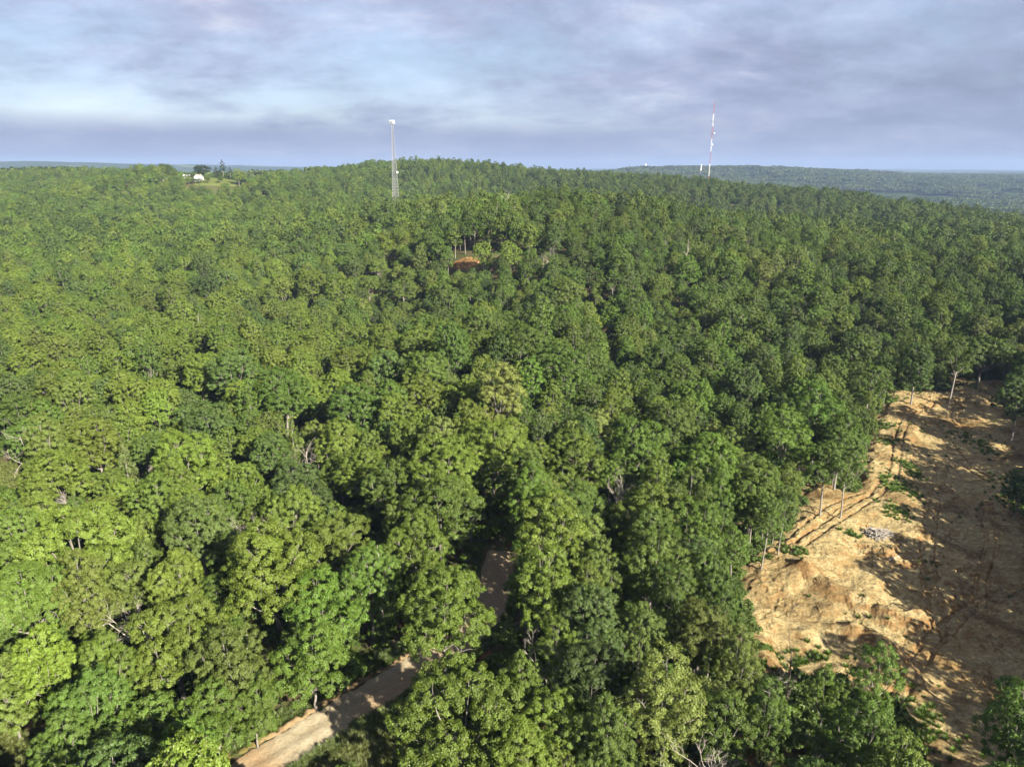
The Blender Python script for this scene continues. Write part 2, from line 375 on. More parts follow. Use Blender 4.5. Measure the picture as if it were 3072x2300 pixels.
CLR_MID = G((1345, 800), (1365, 785), (1400, 772), (1440, 776), (1432, 796), (1405, 806), (1368, 806))
_p = [at_depth(a, b, Y) for a, b, Y in ((585, 552, 778), (640, 556, 778), (700, 556, 778), (725, 552, 800), (690, 543, 825), (640, 538, 825), (595, 538, 820))]
LAWN = [(a[0], a[1]) for a in _p]
VERGE = G((880, 2330), (1010, 2215), (1080, 2160), (1190, 2110), (1230, 2180), (1240, 2330))
CORNER = G((-40, 2330), (-40, 2225), (60, 2190), (120, 2200), (140, 2330))
MEADOW = G((-80, 1480), (-60, 1395), (40, 1380), (75, 1420), (40, 1480))
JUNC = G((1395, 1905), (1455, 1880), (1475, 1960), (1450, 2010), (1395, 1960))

# ------------------------------------------------------------------ ground sheet
ang_f = np.radians(np.arange(40, 140.01, 0.45)); ang_c = np.radians(np.arange(144, 397, 4))
ANG = np.concatenate([ang_f, ang_c]); RR = np.concatenate([[2, 8, 15, 22, 30], np.geomspace(37, 16000, 250)])
aa, rr = np.meshgrid(ANG, RR)
gx = rr*np.cos(aa); gy = rr*np.sin(aa); gz = base_h(gx, gy)
sd = poly_sd(gx, gy, CLEAR); gz = gz - 1.0*np.clip(-(sd-0.3)/1.0, 0, 1) - 5.0*np.clip(-(sd+1.5)/6.0, 0, 1)
na, nr = len(ANG), len(RR)
i, j = np.meshgrid(np.arange(nr-1), np.arange(na), indexing='ij'); j2 = (j+1) % na
F = np.stack([i*na+j, (i+1)*na+j, (i+1)*na+j2, i*na+j2], -1).reshape(-1, 4)
V = np.stack([gx, gy, gz], -1).reshape(-1, 3)
cap = np.array([[0, 0, float(gz[0].mean())]])
me = mesh_np('ground', V, F, (M_GROUND,), None, True)
g_o = setting(link('ground', me), label='forest floor and wooded hills running to the horizon')

def sheet(name, poly, mat, step, lift, relief=None, label=None, edge=1.2, wob=0.8, kind='structure', seed=3):
    poly = np.array(poly); lo = poly.min(0)-edge*2-wob; hi = poly.max(0)+edge*2+wob
    nx = int((hi[0]-lo[0])/step)+2; ny = int((hi[1]-lo[1])/step)+2
    X, Y = np.meshgrid(lo[0]+np.arange(nx)*step, lo[1]+np.arange(ny)*step)
    s = poly_sd(X, Y, poly) + wob*fbm(X/3.0, Y/3.0, seed, 3)
    Z = base_h(X, Y) + lift
    if relief is not None: Z = Z + relief(X, Y)*np.clip(-s/3.0, 0, 1)
    Z = Z - (lift+0.35)*np.clip((s+0.2)/edge, 0, 1)
    keep = s < edge
    idx = -np.ones(X.size, int); kf = keep.ravel()
    I, J = np.meshgrid(np.arange(ny-1), np.arange(nx-1), indexing='ij')
    q = np.stack([I*nx+J, I*nx+J+1, (I+1)*nx+J+1, (I+1)*nx+J], -1).reshape(-1, 4)
    q = q[kf[q].all(1)]
    used = np.unique(q); idx[used] = np.arange(len(used))
    Vv = np.stack([X.ravel(), Y.ravel(), Z.ravel()], 1)[used]
    o = link(name, mesh_np(name, Vv, idx[q], (mat,), None, name != 'dirt_clearing'))
    return setting(o, kind, label)

RUTS = [smooth_line(G((2400, 1640), (2520, 1560), (2620, 1500), (2680, 1440), (2690, 1330), (2720, 1250), (2790, 1215)), 60),
        smooth_line(G((2250, 1690), (2380, 1625), (2500, 1530), (2600, 1490)), 50),
        smooth_line(G((2790, 1260), (2850, 1320), (2900, 1380), (2960, 1420)), 40),
        smooth_line(G((2960, 1500), (2985, 1600), (2950, 1720), (2960, 1800)), 40)]
BANK = [smooth_line(G((2420, 1735), (2480, 1770), (2580, 1800), (2700, 1850), (2770, 1850)), 40),
        smooth_line(G((2600, 1640), (2700, 1670), (2800, 1700), (2860, 1720)), 40),
        smooth_line(G((2420, 1900), (2500, 1880), (2600, 1890), (2680, 1940), (2760, 2020)), 50),
        smooth_line(G((2910, 1850), (2990, 1930), (3060, 1960)), 30)]
LEFTB = CLEAR[:12]
RUTS += [smooth_line(G(*q_), 40) for q_ in (((2860, 1900), (2800, 1780), (2780, 1650), (2800, 1500), (2830, 1380)), ((2700, 2050), (2780, 1930), (2860, 1830), (2960, 1760), (3060, 1730)), ((2900, 1300), (2860, 1240), (2900, 1190)))]
def clear_relief(X, Y):
    z = 0.6*fbm(X/11, Y/11, 21, 3) + 0.26*fbm(X/3.0, Y/3.0, 24, 4, 0.65) + 0.34*fbm(X/0.9, Y/0.9, 29, 2)*(0.6+0.8*fbm(X/8, Y/8, 61, 2))
    dl = line_d(X, Y, LEFTB) + 2.2*fbm(X/7, Y/7, 71, 3)
    for at_, hgt, wd_ in ((10.5, 1.4, 2.2), (19.0, 1.0, 1.6), (29.0, 0.9, 2.0)):
        z = z - hgt*(1/(1+np.exp(-np.clip((dl-at_)/wd_*2, -30, 30))))
    z = z + 1.2
    for r in RUTS:
        d = line_d(X, Y, r)
        z = z - 0.28*np.exp(-((np.abs(d)-0.9)/0.32)**2) - 0.12*np.exp(-(d/2.0)**2)
    for k, (b, hgt) in enumerate(zip(BANK, (2.2, 1.3, 1.3, 1.0))):
        d = line_d(X, Y, b); z = z + hgt*np.exp(-(d/(2.4 if k == 0 else 1.7))**2)*(0.8+0.35*fbm(X/3, Y/3, 40+k, 3))
    dd = line_d(X, Y, TRACK2); z = z - 0.7*np.exp(-(dd/1.6)**2)
    for (px_, py_, rr_, hh) in ((2415, 1725, 1.7, 0.9), (2480, 1830, 2.0, 0.9), (2560, 1880, 1.6, 0.8), (2900, 1960, 5, 1.3), (2730, 1320, 3, 0.9)):
        c = hit(px_, py_); z = z + hh*np.exp(-((X-c[0])**2+(Y-c[1])**2)/rr_**2)
    return z
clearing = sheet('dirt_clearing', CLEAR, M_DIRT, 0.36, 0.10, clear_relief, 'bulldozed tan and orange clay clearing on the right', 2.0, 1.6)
clay_cut = sheet('clay_patch', CLR_MID, M_ORANGE, 0.5, 0.25, lambda X, Y: 0.35*fbm(X/4, Y/4, 3, 3), 'small orange clay patch among trees on the slope', 1.0, 0.8)
lawn = sheet('lawn', LAWN, M_LAWN, 3.0, 0.5, None, 'pale green hilltop lawn in front of the white house', 3.0, 1.5)
verge = sheet('grass_verge', VERGE, M_GRASS, 0.4, 0.06, lambda X, Y: 0.12*fbm(X/1.5, Y/1.5, 9, 3), 'rough grass verge beside the dirt road', 1.0, 0.8)
corner = sheet('grass_patch', CORNER, M_GRASS, 0.5, 0.06, None, 'pale grassy ground at the bottom left corner', 1.2, 1.0)
meadow = sheet('meadow', MEADOW, M_LAWN, 0.8, 0.06, None, 'bright green meadow at the left edge', 1.5, 1.0)

def strip(name, ln, prof, mat, label, wobble=0.25, seed=1, rough=0.05):
    ln = np.asarray(ln); T = np.gradient(ln, axis=0); T /= np.linalg.norm(T, axis=1)[:, None]; Nn = np.stack([-T[:, 1], T[:, 0]], 1)
    us = np.array([p[0] for p in prof]); zs = np.array([p[1] for p in prof])
    wv = 1 + wobble*0.3*fbm(np.arange(len(ln))/6.0, np.zeros(len(ln)), seed, 3)
    P = ln[:, None] + Nn[:, None]*(us[None, :, None]*wv[:, None, None])
    Z = base_h(ln[:, 0], ln[:, 1])[:, None] + zs[None] + rough*fbm(P[..., 0]/0.7, P[..., 1]/0.7, seed+3, 3)
    Vv = np.concatenate([P, Z[..., None]], -1).reshape(-1, 3); m = len(us)
    I, J = np.meshgrid(np.arange(len(ln)-1), np.arange(m-1), indexing='ij')
    q = np.stack([I*m+J, I*m+J+1, (I+1)*m+J+1, (I+1)*m+J], -1).reshape(-1, 4)
    return setting(link(name, mesh_np(name, Vv, q[:, ::-1], (mat,), None, True)), label=label)
dense = smooth_line(ROADL, 320)
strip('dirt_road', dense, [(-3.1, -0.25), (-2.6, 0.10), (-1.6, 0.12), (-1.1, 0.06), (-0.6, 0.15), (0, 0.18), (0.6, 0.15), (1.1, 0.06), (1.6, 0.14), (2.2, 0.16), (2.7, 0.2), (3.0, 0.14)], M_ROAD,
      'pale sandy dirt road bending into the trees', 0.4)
strip('road_bank', dense[:215], [(2.75, -0.2), (2.9, -0.15), (3.15, -0.2), (3.3, 0.18), (3.5, 0.38), (3.75, 0.34), (4.1, 0.15), (4.5, -0.25)], M_BANK, 'low rough earth bank along the left side of the road', 0.9, 5, 0.35)
strip('forest_track', TRACK, [(-2.2, -0.15), (-1.5, 0.12), (-0.8, 0.06), (0, 0.16), (0.8, 0.06), (1.5, 0.12), (2.2, -0.15)], M_TRACK, 'narrow reddish track between trees on the central slope')
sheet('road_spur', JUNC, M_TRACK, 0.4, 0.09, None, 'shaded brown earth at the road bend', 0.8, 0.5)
# ------------------------------------------------------------------ foliage builders
def unit(v): return v/(np.linalg.norm(v, axis=-1, keepdims=True)+1e-9)
def leaves(rng, C, Nrm, size, aspect=0.62):
    n = len(C); s = size*rng.uniform(0.65, 1.35, n)[:, None]
    t = unit(np.cross(Nrm, rng.normal(size=(n, 3)))); b = np.cross(Nrm, t)
    tip = C + t*s*0.5 - Nrm*s*0.10; base = C - t*s*0.5 - Nrm*s*0.06
    l = C + b*s*0.5*aspect + t*s*0.06; r = C - b*s*0.5*aspect + t*s*0.06
    V = np.stack([base, l, tip, r], 1).reshape(-1, 3)
    F = np.arange(4*n).reshape(-1, 4)
    return V, F
def fib_dirs(rng, n, zmin):
    k = np.arange(n*3)+0.5; ph = np.arccos(1-2*k/(n*3)); th = math.pi*(1+5**.5)*k + rng.uniform(0, 6.28)
    d = np.stack([np.cos(th)*np.sin(ph), np.sin(th)*np.sin(ph), np.cos(ph)], 1) + rng.normal(size=(n*3, 3))*0.16
    d = unit(d); d = d[d[:, 2] > zmin]
    return d
def crown_parts(rng, R, zb, zt, nl, lob=0.46, flat=1.0, clump=0.56, per=58, leaf=0.30, den=9, zmin=-0.35, taper=0.0):
    """lobes -> clumps -> leaves; returns leaf arrays and the lobe centres for the limbs"""
    mid = (zb+zt)/2; hz = (zt-zb)/2
    lobes = [(np.array([rng.normal()*0.1*R, rng.normal()*0.1*R, zt-lob*R*0.9*flat]), lob*R*rng.uniform(0.95, 1.15))]
    for k in range(nl-1):
        u = (k+0.5)/(nl-1); a = k*2.39996+rng.uniform(-.35, .35)
        zr = 0.75-1.45*u + rng.uniform(-.12, .12)                # top to bottom
        rho = math.sqrt(max(0.08, 1-zr*zr))*rng.uniform(0.52, 0.80)*R*(1-taper*max(0, zr))
        lobes.append((np.array([rho*math.cos(a), rho*math.sin(a), mid+zr*hz*0.82]), lob*R*rng.uniform(0.72, 1.12)))
    CC = []; CD = []; CR = []
    for i, (c, r) in enumerate(lobes):
        d = fib_dirs(rng, max(6, int(den*(r/(clump*2.4))**2)), zmin)
        p = c + d*np.array([r, r, r*flat])*rng.uniform(0.74, 1.16, (len(d), 1))
        ok = np.ones(len(p), bool)
        for j2, (c2, r2) in enumerate(lobes):
            if j2 != i: ok &= np.linalg.norm(p-c2, axis=1) > 0.74*r2
        ok &= rng.uniform(size=len(p)) > 0.06
        CC.append(p[ok]); CD.append(d[ok]); CR.append(clump*rng.uniform(0.65, 1.25, ok.sum()))
    CC = np.concatenate(CC); CD = np.concatenate(CD); CR = np.concatenate(CR)
    n = len(CC); k = per
    D = unit(rng.normal(size=(n, k, 3)) + CD[:, None]*0.75 + np.array([0, 0, 0.35]))
    rad_ = CR[:, None, None]*rng.uniform(0.30, 1.05, (n, k, 1))
    Pp = CC[:, None] + D*rad_*np.array([1, 1, 0.78])
    Nn = unit(D*0.9 + CD[:, None]*0.45 + rng.normal(size=(n, k, 3))*0.50 + np.array([0, 0, 0.25]))
    V, F = leaves(rng, Pp.reshape(-1, 3), Nn.reshape(-1, 3), leaf)
    return V, F, lobes
def trunk_part(rng, zt, r0, lobes, zsplit, lean=0.3, n=7, limb=0.42):
    b = MB(); top = np.array([rng.normal()*lean, rng.normal()*lean, zsplit])
    P = np.array([[0, 0, -0.6], [0, 0, 0.0], top*0.33+[rng.normal()*.1, rng.normal()*.1, 0], top*0.66, top])
    b.tube(P, [r0*1.5, r0*1.2, r0, r0*0.88, r0*0.78], n)
    for c, r in lobes:
        s = top*rng.uniform(0.78, 1.0); m = s*0.5 + c*0.5 + np.array([0, 0, -0.10*np.linalg.norm(c-s)])
        e = c + np.array([0, 0, r*0.5])
        b.tube([s, s*0.72+m*0.28, m, c*0.9+m*0.1, e], [r0*limb*1.25, r0*limb, r0*limb*.75, r0*limb*.45, r0*.08], 5, False)
        for _ in range(2):
            d = unit(rng.normal(size=3)+[0, 0, 0.3]); q = c+d*r*0.95
            b.tube([c*0.8+m*0.2, (c+q)/2+[0, 0, .1*r], q], [r0*limb*.4, r0*limb*.25, r0*.05], 4, False)
    return b
def dead_part(rng, Ht, r0, levels=4, spread=0.75, straight=0.0, lenk=0.62, kids=(3, 4)):
    b = MB(); b.trunk = MB()
    def grow(p, d, ln, r, lv):
        q1 = p + d*ln*0.5 + rng.normal(size=3)*ln*0.04; q2 = p + d*ln + rng.normal(size=3)*ln*0.06
        (b if lv else b.trunk).tube([p, q1, q2], [r, r*0.8, r*0.55 if lv < levels else r*0.2], 6 if lv < 2 else (5 if lv < 3 else 4), False)
        if lv >= levels: return
        for _ in range(rng.integers(kids[0], kids[1]+1)):
            t = rng.uniform(0.45, 1.0); s = p+(q2-p)*t
            nd = unit(d + rng.normal(size=3)*spread + np.array([0, 0, 0.22]))
            grow(s, nd, ln*lenk*rng.uniform(0.75, 1.15), r*0.55*(1.25-0.5*t), lv+1)
        if straight: grow(q2, unit(d+rng.normal(size=3)*0.12), ln*straight, r*0.55, lv+1)
    grow(np.array([0, 0, -0.4]), unit(np.array([rng.normal()*.05, rng.normal()*.05, 1.0])), Ht*0.42, r0, 0)
    return b
def conifer_parts(rng, R, Ht, tiers=13, per=520, leaf=0.26, droop=0.25):
    Cs = []; Ns = []
    for k in range(tiers):
        u = k/(tiers-1); z = 0.9+(Ht-1.0)*u; r = R*(1-u)**0.8+0.18
        nb = max(4, int(11*(1-u))+3); m = max(20, int(per*(1-u*0.85)))
        a0 = rng.uniform(0, 6.28, nb); br = r*rng.uniform(0.62, 1.1, nb)
        kk = rng.integers(0, nb, m); t = np.sqrt(rng.uniform(0.05, 1, m))
        a = a0[kk]+rng.normal(size=m)*0.16/(t+0.2); rho = br[kk]*t
        Cs.append(np.stack([rho*np.cos(a), rho*np.sin(a), z-droop*rho+rng.normal(size=m)*0.22], 1))
        Ns.append(unit(np.stack([np.cos(a)*.5, np.sin(a)*.5, np.full(m, 0.7)], 1)+rng.normal(size=(m, 3))*0.45))
    V, F = leaves(rng, np.concatenate(Cs), np.concatenate(Ns), leaf, 0.45)
    lob = [(np.array([0, 0, Ht*0.93]), 0.3)]
    return V, F, lob

# near prototypes: kind -> list of (crown mesh, trunk mesh, crown radius, crown mid height)
NEAR = {}
def near(kind, seed, R, zb, zt, nl, r0, zs, **kw):
    rng = np.random.default_rng(seed)
    V, F, lob = crown_parts(rng, R, zb, zt, nl, **kw)
    tb = trunk_part(rng, zt, r0, lob, zs)
    NEAR.setdefault(kind, []).append((mesh_np('crown_'+kind, V, F, (M_LEAF,)), tb.mesh('trunk_'+kind, M_BARK, True), R, (zb+zt)/2, zt))
for s in range(5): near('oak', 100+s, 5.2, 3.6, 15.5, 13+s % 3, 0.26, 5.6, lob=0.40, per=155, leaf=0.185)
for s in range(3): near('broad', 120+s, 6.2, 4.8, 13.8, 14, 0.30, 5.0, lob=0.37, flat=0.75, per=155, leaf=0.185, zmin=-0.25)
for s in range(5): near('tall', 140+s, 3.7, 3.6, 16.8, 13, 0.20, 8.0, lob=0.46, per=145, leaf=0.18, taper=0.25)
for s in range(3): near('bushy', 160+s, 4.0, 1.2, 11.0, 12, 0.15, 3.0, lob=0.44, per=135, leaf=0.175, clump=0.52)
for s in range(3): near('airy', 180+s, 3.6, 6.5, 15.5, 7, 0.17, 9.0, lob=0.42, per=120, leaf=0.18, clump=0.54, den=9)
for s in range(3):
    rng = np.random.default_rng(200+s); V, F, lob = conifer_parts(rng, 2.6, 11.5)
    b = MB(); b.tube([[0, 0, -.5], [0, 0, 4], [0, 0, 10.8]], [0.2, 0.15, 0.03], 6, False)
    NEAR.setdefault('cedar', []).append((mesh_np('crown_cedar', V, F, (M_LEAF,)), b.mesh('trunk_cedar', M_BARK, True), 2.6, 6.0, 11.5))

# leaf colours (base colour of the leaves themselves)
PAL = {'olive': (0.088, 0.119, 0.017), 'green': (0.060, 0.099, 0.016), 'bright': (0.069, 0.121, 0.016), 'dark': (0.043, 0.073, 0.016),
       'blue': (0.057, 0.092, 0.024), 'pale': (0.117, 0.136, 0.036), 'lime': (0.102, 0.142, 0.017), 'dull': (0.078, 0.098, 0.020), 'grey': (0.098, 0.112, 0.043)}
_m = np.mean([PAL[q] for q in ('olive', 'green', 'bright', 'dull')], axis=0)
PAL = {q: tuple(np.array(v)*0.70+_m*0.30*(sum(v)/sum(_m))) for q, v in PAL.items()}      # keep the stand's hues close together
WORD = {'olive': 'olive green', 'green': 'mid green', 'bright': 'fresh bright green', 'dark': 'dark green', 'blue': 'bluish green', 'pale': 'pale yellowish green',
        'lime': 'light lime green', 'dull': 'dull brownish green', 'grey': 'greyish green'}
KWORD = {'oak': 'round-crowned tree', 'broad': 'broad flat-topped tree', 'tall': 'tall slender tree', 'bushy': 'low bushy tree', 'airy': 'thin airy tree', 'cedar': 'pointed cedar'}

# trees read off the photograph: pixel of the crown centre, crown radius in pixels, kind, colour
HAND = [(230, 1640, 185, 'broad', 'olive'), (90, 1800, 150, 'broad', 'green'), (390, 1800, 90, 'bushy', 'dull'), (600, 1600, 95, 'oak', 'blue'), (700, 1690, 70, 'oak', 'green'),
        (820, 1720, 160, 'oak', 'olive'), (1020, 1660, 105, 'oak', 'olive'), (525, 1920, 155, 'broad', 'olive'), (700, 2010, 115, 'oak', 'dull'), (975, 1840, 120, 'bushy', 'bright'),
        (940, 2000, 110, 'bushy', 'bright'), (139, 2022, 80, 'tall', 'lime'), (30, 2090, 105, 'bushy', 'dull'), (280, 2150, 110, 'oak', 'green'), (330, 2030, 95, 'oak', 'olive'),
        (460, 2210, 100, 'bushy', 'green'), (640, 2160, 100, 'bushy', 'bright'), (560, 2290, 90, 'bushy', 'bright'), (200, 2270, 95, 'oak', 'green'), (350, 2290, 90, 'broad', 'green'), (760, 2130, 75, 'bushy', 'bright'),
        (1255, 1640, 95, 'oak', 'olive'), (1320, 1540, 115, 'oak', 'green'), (1336, 1853, 140, 'oak', 'olive'), (1110, 1760, 95, 'oak', 'green'), (1650, 1625, 125, 'tall', 'olive'),
        (1640, 1780, 90, 'tall', 'olive'), (1944, 1570, 110, 'oak', 'olive'), (2068, 1608, 100, 'oak', 'bright'), (1955, 1720, 110, 'oak', 'green'), (1800, 1735, 65, 'tall', 'dull'),
        (1775, 1870, 100, 'oak', 'blue'), (1922, 1923, 75, 'oak', 'dull'), (2095, 1923, 100, 'oak', 'dull'), (1665, 1950, 70, 'airy', 'olive'), (1770, 2070, 110, 'oak', 'dark'),
        (2000, 2130, 110, 'tall', 'pale'), (1380, 2150, 195, 'broad', 'olive'), (1565, 2085, 72, 'oak', 'olive'), (1815, 2250, 105, 'oak', 'green'), (2120, 2050, 75, 'cedar', 'dull'),
        (2218, 2010, 70, 'tall', 'dull'), (2630, 2030, 78, 'airy', 'bright'), (2470, 2090, 52, 'airy', 'bright'), (2300, 2180, 72, 'tall', 'bright'), (2570, 2240, 115, 'oak', 'bright'), (3045, 2180, 85, 'tall', 'bright'),
        (2700, 2290, 70, 'bushy', 'bright'), (2110, 1760, 80, 'oak', 'green'), (2150, 1810, 65, 'oak', 'green'), (1480, 1360, 105, 'oak', 'olive'), (1720, 1390, 95, 'oak', 'olive'), (1500, 1200, 110, 'tall', 'pale'),
        (1330, 1420, 110, 'oak', 'olive'), (1180, 1480, 90, 'oak', 'green'), (1730, 1540, 85, 'oak', 'green'), (880, 1560, 85, 'oak', 'olive'), (480, 1530, 90, 'oak', 'green'),
        (380, 1405, 55, 'cedar', 'grey'), (290, 1340, 75, 'oak', 'olive'), (560, 1400, 95, 'oak', 'olive'), (400, 1200, 55, 'oak', 'lime'), (470, 1230, 40, 'oak', 'lime'), (180, 1440, 80, 'oak', 'olive'),
        (850, 1190, 85, 'oak', 'green'), (700, 1130, 75, 'oak', 'blue'), (880, 1330, 80, 'cedar', 'dull'), (1060, 1250, 85, 'oak', 'green'), (1900, 1350, 95, 'oak', 'bright'), (2000, 1290, 80, 'oak', 'green'),
        (2120, 1400, 95, 'oak', 'bright'), (2260, 1480, 75, 'tall', 'green'), (2350, 1330, 75, 'tall', 'bright'), (2450, 1260, 75, 'tall', 'bright'), (2520, 1340, 60, 'tall', 'green'), (2480, 1400, 60, 'airy', 'green'),
        (2540, 1420, 50, 'airy', 'green'), (2300, 1560, 55, 'airy', 'green'), (2350, 1530, 50, 'airy', 'green'), (2610, 1160, 60, 'airy', 'green'), (2870, 1080, 75, 'airy', 'green'), (2750, 1110, 50, 'tall', 'dark'),
        (2950, 1060, 80, 'broad', 'green'), (3060, 1200, 70, 'oak', 'dark'), (3062, 1470, 45, 'bushy', 'dark'), (1530, 770, 38, 'oak', 'lime'), (1450, 765, 30, 'oak', 'lime'), (1210, 870, 45, 'airy', 'olive'),
        (1020, 880, 55, 'oak', 'olive'), (940, 860, 50, 'oak', 'olive'), (1560, 1050, 85, 'oak', 'green'), (1700, 900, 70, 'oak', 'dull'), (1680, 1110, 90, 'oak', 'green'), (1270, 1130, 70, 'oak', 'green')]
rng = np.random.default_rng(7)
trees = []       # x, y, z, kind, variant, scale xy, scale z, rot, colour name, rgb
def jitter_col(name, rng, k=0.18):
    c = np.array(PAL[name])*(1+rng.uniform(-k, k)); return tuple(np.clip(c*(1+rng.uniform(-.05, .05, 3)), 0.01, 0.4))
def stand(x, y):                  # front-lit left and shaded right painted into the leaf colours, plus random patch tone
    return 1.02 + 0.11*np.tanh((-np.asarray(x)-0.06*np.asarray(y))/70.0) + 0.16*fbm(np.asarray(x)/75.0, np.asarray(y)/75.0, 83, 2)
def add_tree(x, y, kind, col, R=None, hs=None, rng=rng, sc=None):
    v = int(rng.integers(0, len(NEAR[kind]))); p = NEAR[kind][v]
    s = sc if sc else (R/p[2])
    sz = hs if hs else s*rng.uniform(0.82, 1.2)
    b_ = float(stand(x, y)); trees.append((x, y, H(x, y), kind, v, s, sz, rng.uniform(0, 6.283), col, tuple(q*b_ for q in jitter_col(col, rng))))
for px_, py_, r, kind, col in HAND:
    p0 = NEAR[kind][0]
    R = 4.5; hs = 1.0
    for _ in range(4):
        c = hit(px_, py_, p0[3]*hs); dep = project(c)[2]; R = r*dep/FPX
        hs = float(np.clip(0.55+0.45*R/p0[2], 0.55, 1.25))
    R = min(R, p0[2]*1.35)
    add_tree(c[0], c[1], kind, col, R, hs)
n_hand = len(trees)

# dead trees: pixel, height m, look
DEAD = [(790, 1550, 14, 0, 'bare grey dead tree above the dark gully left of the road'), (425, 1795, 14, 1, 'bare grey dead tree with spreading branches in the lower left canopy'),
        (1855, 1435, 14, 0, 'bare pale dead tree in the canopy right of centre'), (1530, 600, 17, 2, 'large bare whitish dead crown on the middle ridge'),
        (1650, 755, 16, 1, 'bare brownish dead crown right of the orange clay patch'), (80, 1310, 14, 2, 'white broken dead snag at the far left edge'),
        (905, 1345, 13, 0, 'small bare dead tree beside a dull green cedar'), (2055, 725, 19, 3, 'tall white forked dead trunk on the right hillside'),
        (2315, 2120, 9, 4, 'small bare grey tree in front of the clearing'), (2362, 2130, 14, 5, 'tall dark dead tree standing in front of the clearing'),
        (2135, 2290, 12, 0, 'bare twiggy dead tree at the bottom edge'), (2445, 2290, 6, 1, 'low grey dead bush at the bottom right'), (2690, 725, 15, 4, 'grey leafless tree on the far right hillside'),
        (1660, 1950, 13, 2, 'forked pale dead limb tree right of the road bend'), (585, 950, 15, 2, 'bare pale dead crown in the left canopy'), (1140, 1665, 15, 3, 'white forked dead trunk left of the road')]
ONGROUND = (8, 9, 11)
dead_xy = []
for k, (px_, py_, h_, v_, lab) in enumerate(DEAD):
    c = hit(px_, py_) if k in ONGROUND else hit(px_, py_, h_*0.85); dead_xy.append((c[0], c[1]))

# trees standing where the clearing's edge and the small clay patch show their bare trunks
EDGE = [(1272, 788, 'airy'), (1292, 786, 'tall'), (1308, 770, 'airy'), (1356, 780, 'airy'), (1366, 776, 'tall'), (1396, 762, 'airy'), (1425, 752, 'airy'),
        (2437, 1440, 'airy'), (2462, 1455, 'airy'), (2500, 1462, 'airy'), (2545, 1476, 'airy'), (2240, 1640, 'airy'), (2246, 1652, 'tall'), (2300, 1630, 'airy'), (2335, 1612, 'tall'), (2345, 1600, 'airy'),
        (2750, 1170, 'tall'), (2795, 1140, 'tall'), (2850, 1180, 'airy'), (2912, 1130, 'airy'), (2625, 1200, 'airy'), (2590, 1330, 'airy')]
for px_, py_, kind in EDGE:
    c = hit(px_, py_); add_tree(c[0], c[1], kind, random.Random(px_).choice(['green', 'bright', 'olive']), 2.6 if py_ > 900 else 3.6, 0.85 if py_ > 900 else 0.95)

ge = np.random.default_rng(63)
for k in range(26):
    a_ = np.array(CLEAR[int(ge.integers(0, 10))]); b_ = np.array(CLEAR[CLEAR.index(tuple(a_))+1]); q = a_+(b_-a_)*ge.uniform()+ge.normal(size=2)*1.2
    if poly_sd(q[:1], q[1:], CLEAR)[0] < -1.0: continue
    add_tree(q[0], q[1], 'airy' if k % 3 else 'tall', ['green', 'bright', 'olive', 'green'][k % 4], float(ge.uniform(1.5, 2.3)), float(ge.uniform(0.62, 0.85)))
# filling wood
XY = [(t[0], t[1], t[5]*NEAR[t[3]][t[4]][2]) for t in trees] + [(a, b, 4.2) for a, b in dead_xy]
cell = {}
def put(x, y, r): cell.setdefault((int(x//9), int(y//9)), []).append((x, y, r))
for a in XY: put(*a)
def free(x, y, r, k=0.70):
    ix, iy = int(x//9), int(y//9)
    for i in (-1, 0, 1):
        for j in (-1, 0, 1):
            for (a, b, c) in cell.get((ix+i, iy+j), ()):
                if (a-x)**2+(b-y)**2 < (k*(r+c))**2: return False
    return True
def keepout(x, y):
    """True where nothing tall grows"""
    bad = poly_sd(x, y, CLEAR) < 0.6
    bad |= line_d(x, y, ROADL) < 4.6
    for a_, b_, w_ in SUNLANE: bad |= line_d(x, y, [a_, (a_[0]+0.64*b_, a_[1]-0.77*b_)]) < w_
    bad |= line_d(x, y, TRACK) < 3.0
    for P in (CLR_MID, VERGE, CORNER, MEADOW): bad |= poly_sd(x, y, P) < 1.5
    for ln_, dp_, wd_ in GULLY[:2]: bad |= line_d(x, y, ln_) < 2.2
    bad |= poly_sd(x, y, LAWN) < 4
    bad |= (x-TOWER_XY[0])**2+(y-TOWER_XY[1])**2 < 64
    return bad
SUNLANE = [(G((880, 2240))[0], 34, 6.0), (G((990, 2190))[0], 20, 4.0), (G((1390, 792))[0], 26, 8.0)]
TOWER_XY = at_depth(1187, 600, 640)[:2]
r2 = np.random.default_rng(11)
cand = r2.uniform([-330, -90], [330, 400], (60000, 2))
wedge = (np.abs(cand[:, 0]) < 0.80*np.abs(cand[:, 1])+38) | (np.hypot(cand[:, 0], cand[:, 1]) < 120) | ((cand[:, 0] > 40) & (cand[:, 0] < 190) & (cand[:, 1] < 230))
cand = cand[wedge]; cand = cand[~keepout(cand[:, 0], cand[:, 1])]
mixn = fbm(cand[:, 0]/60, cand[:, 1]/60, 31, 3); tone = fbm(cand[:, 0]/45, cand[:, 1]/45, 37, 3)
kinds_l = ['oak', 'oak', 'oak', 'broad', 'bushy', 'tall']; kinds_r = ['oak', 'oak', 'tall', 'tall', 'oak', 'airy', 'tall']
fill_start = len(trees)
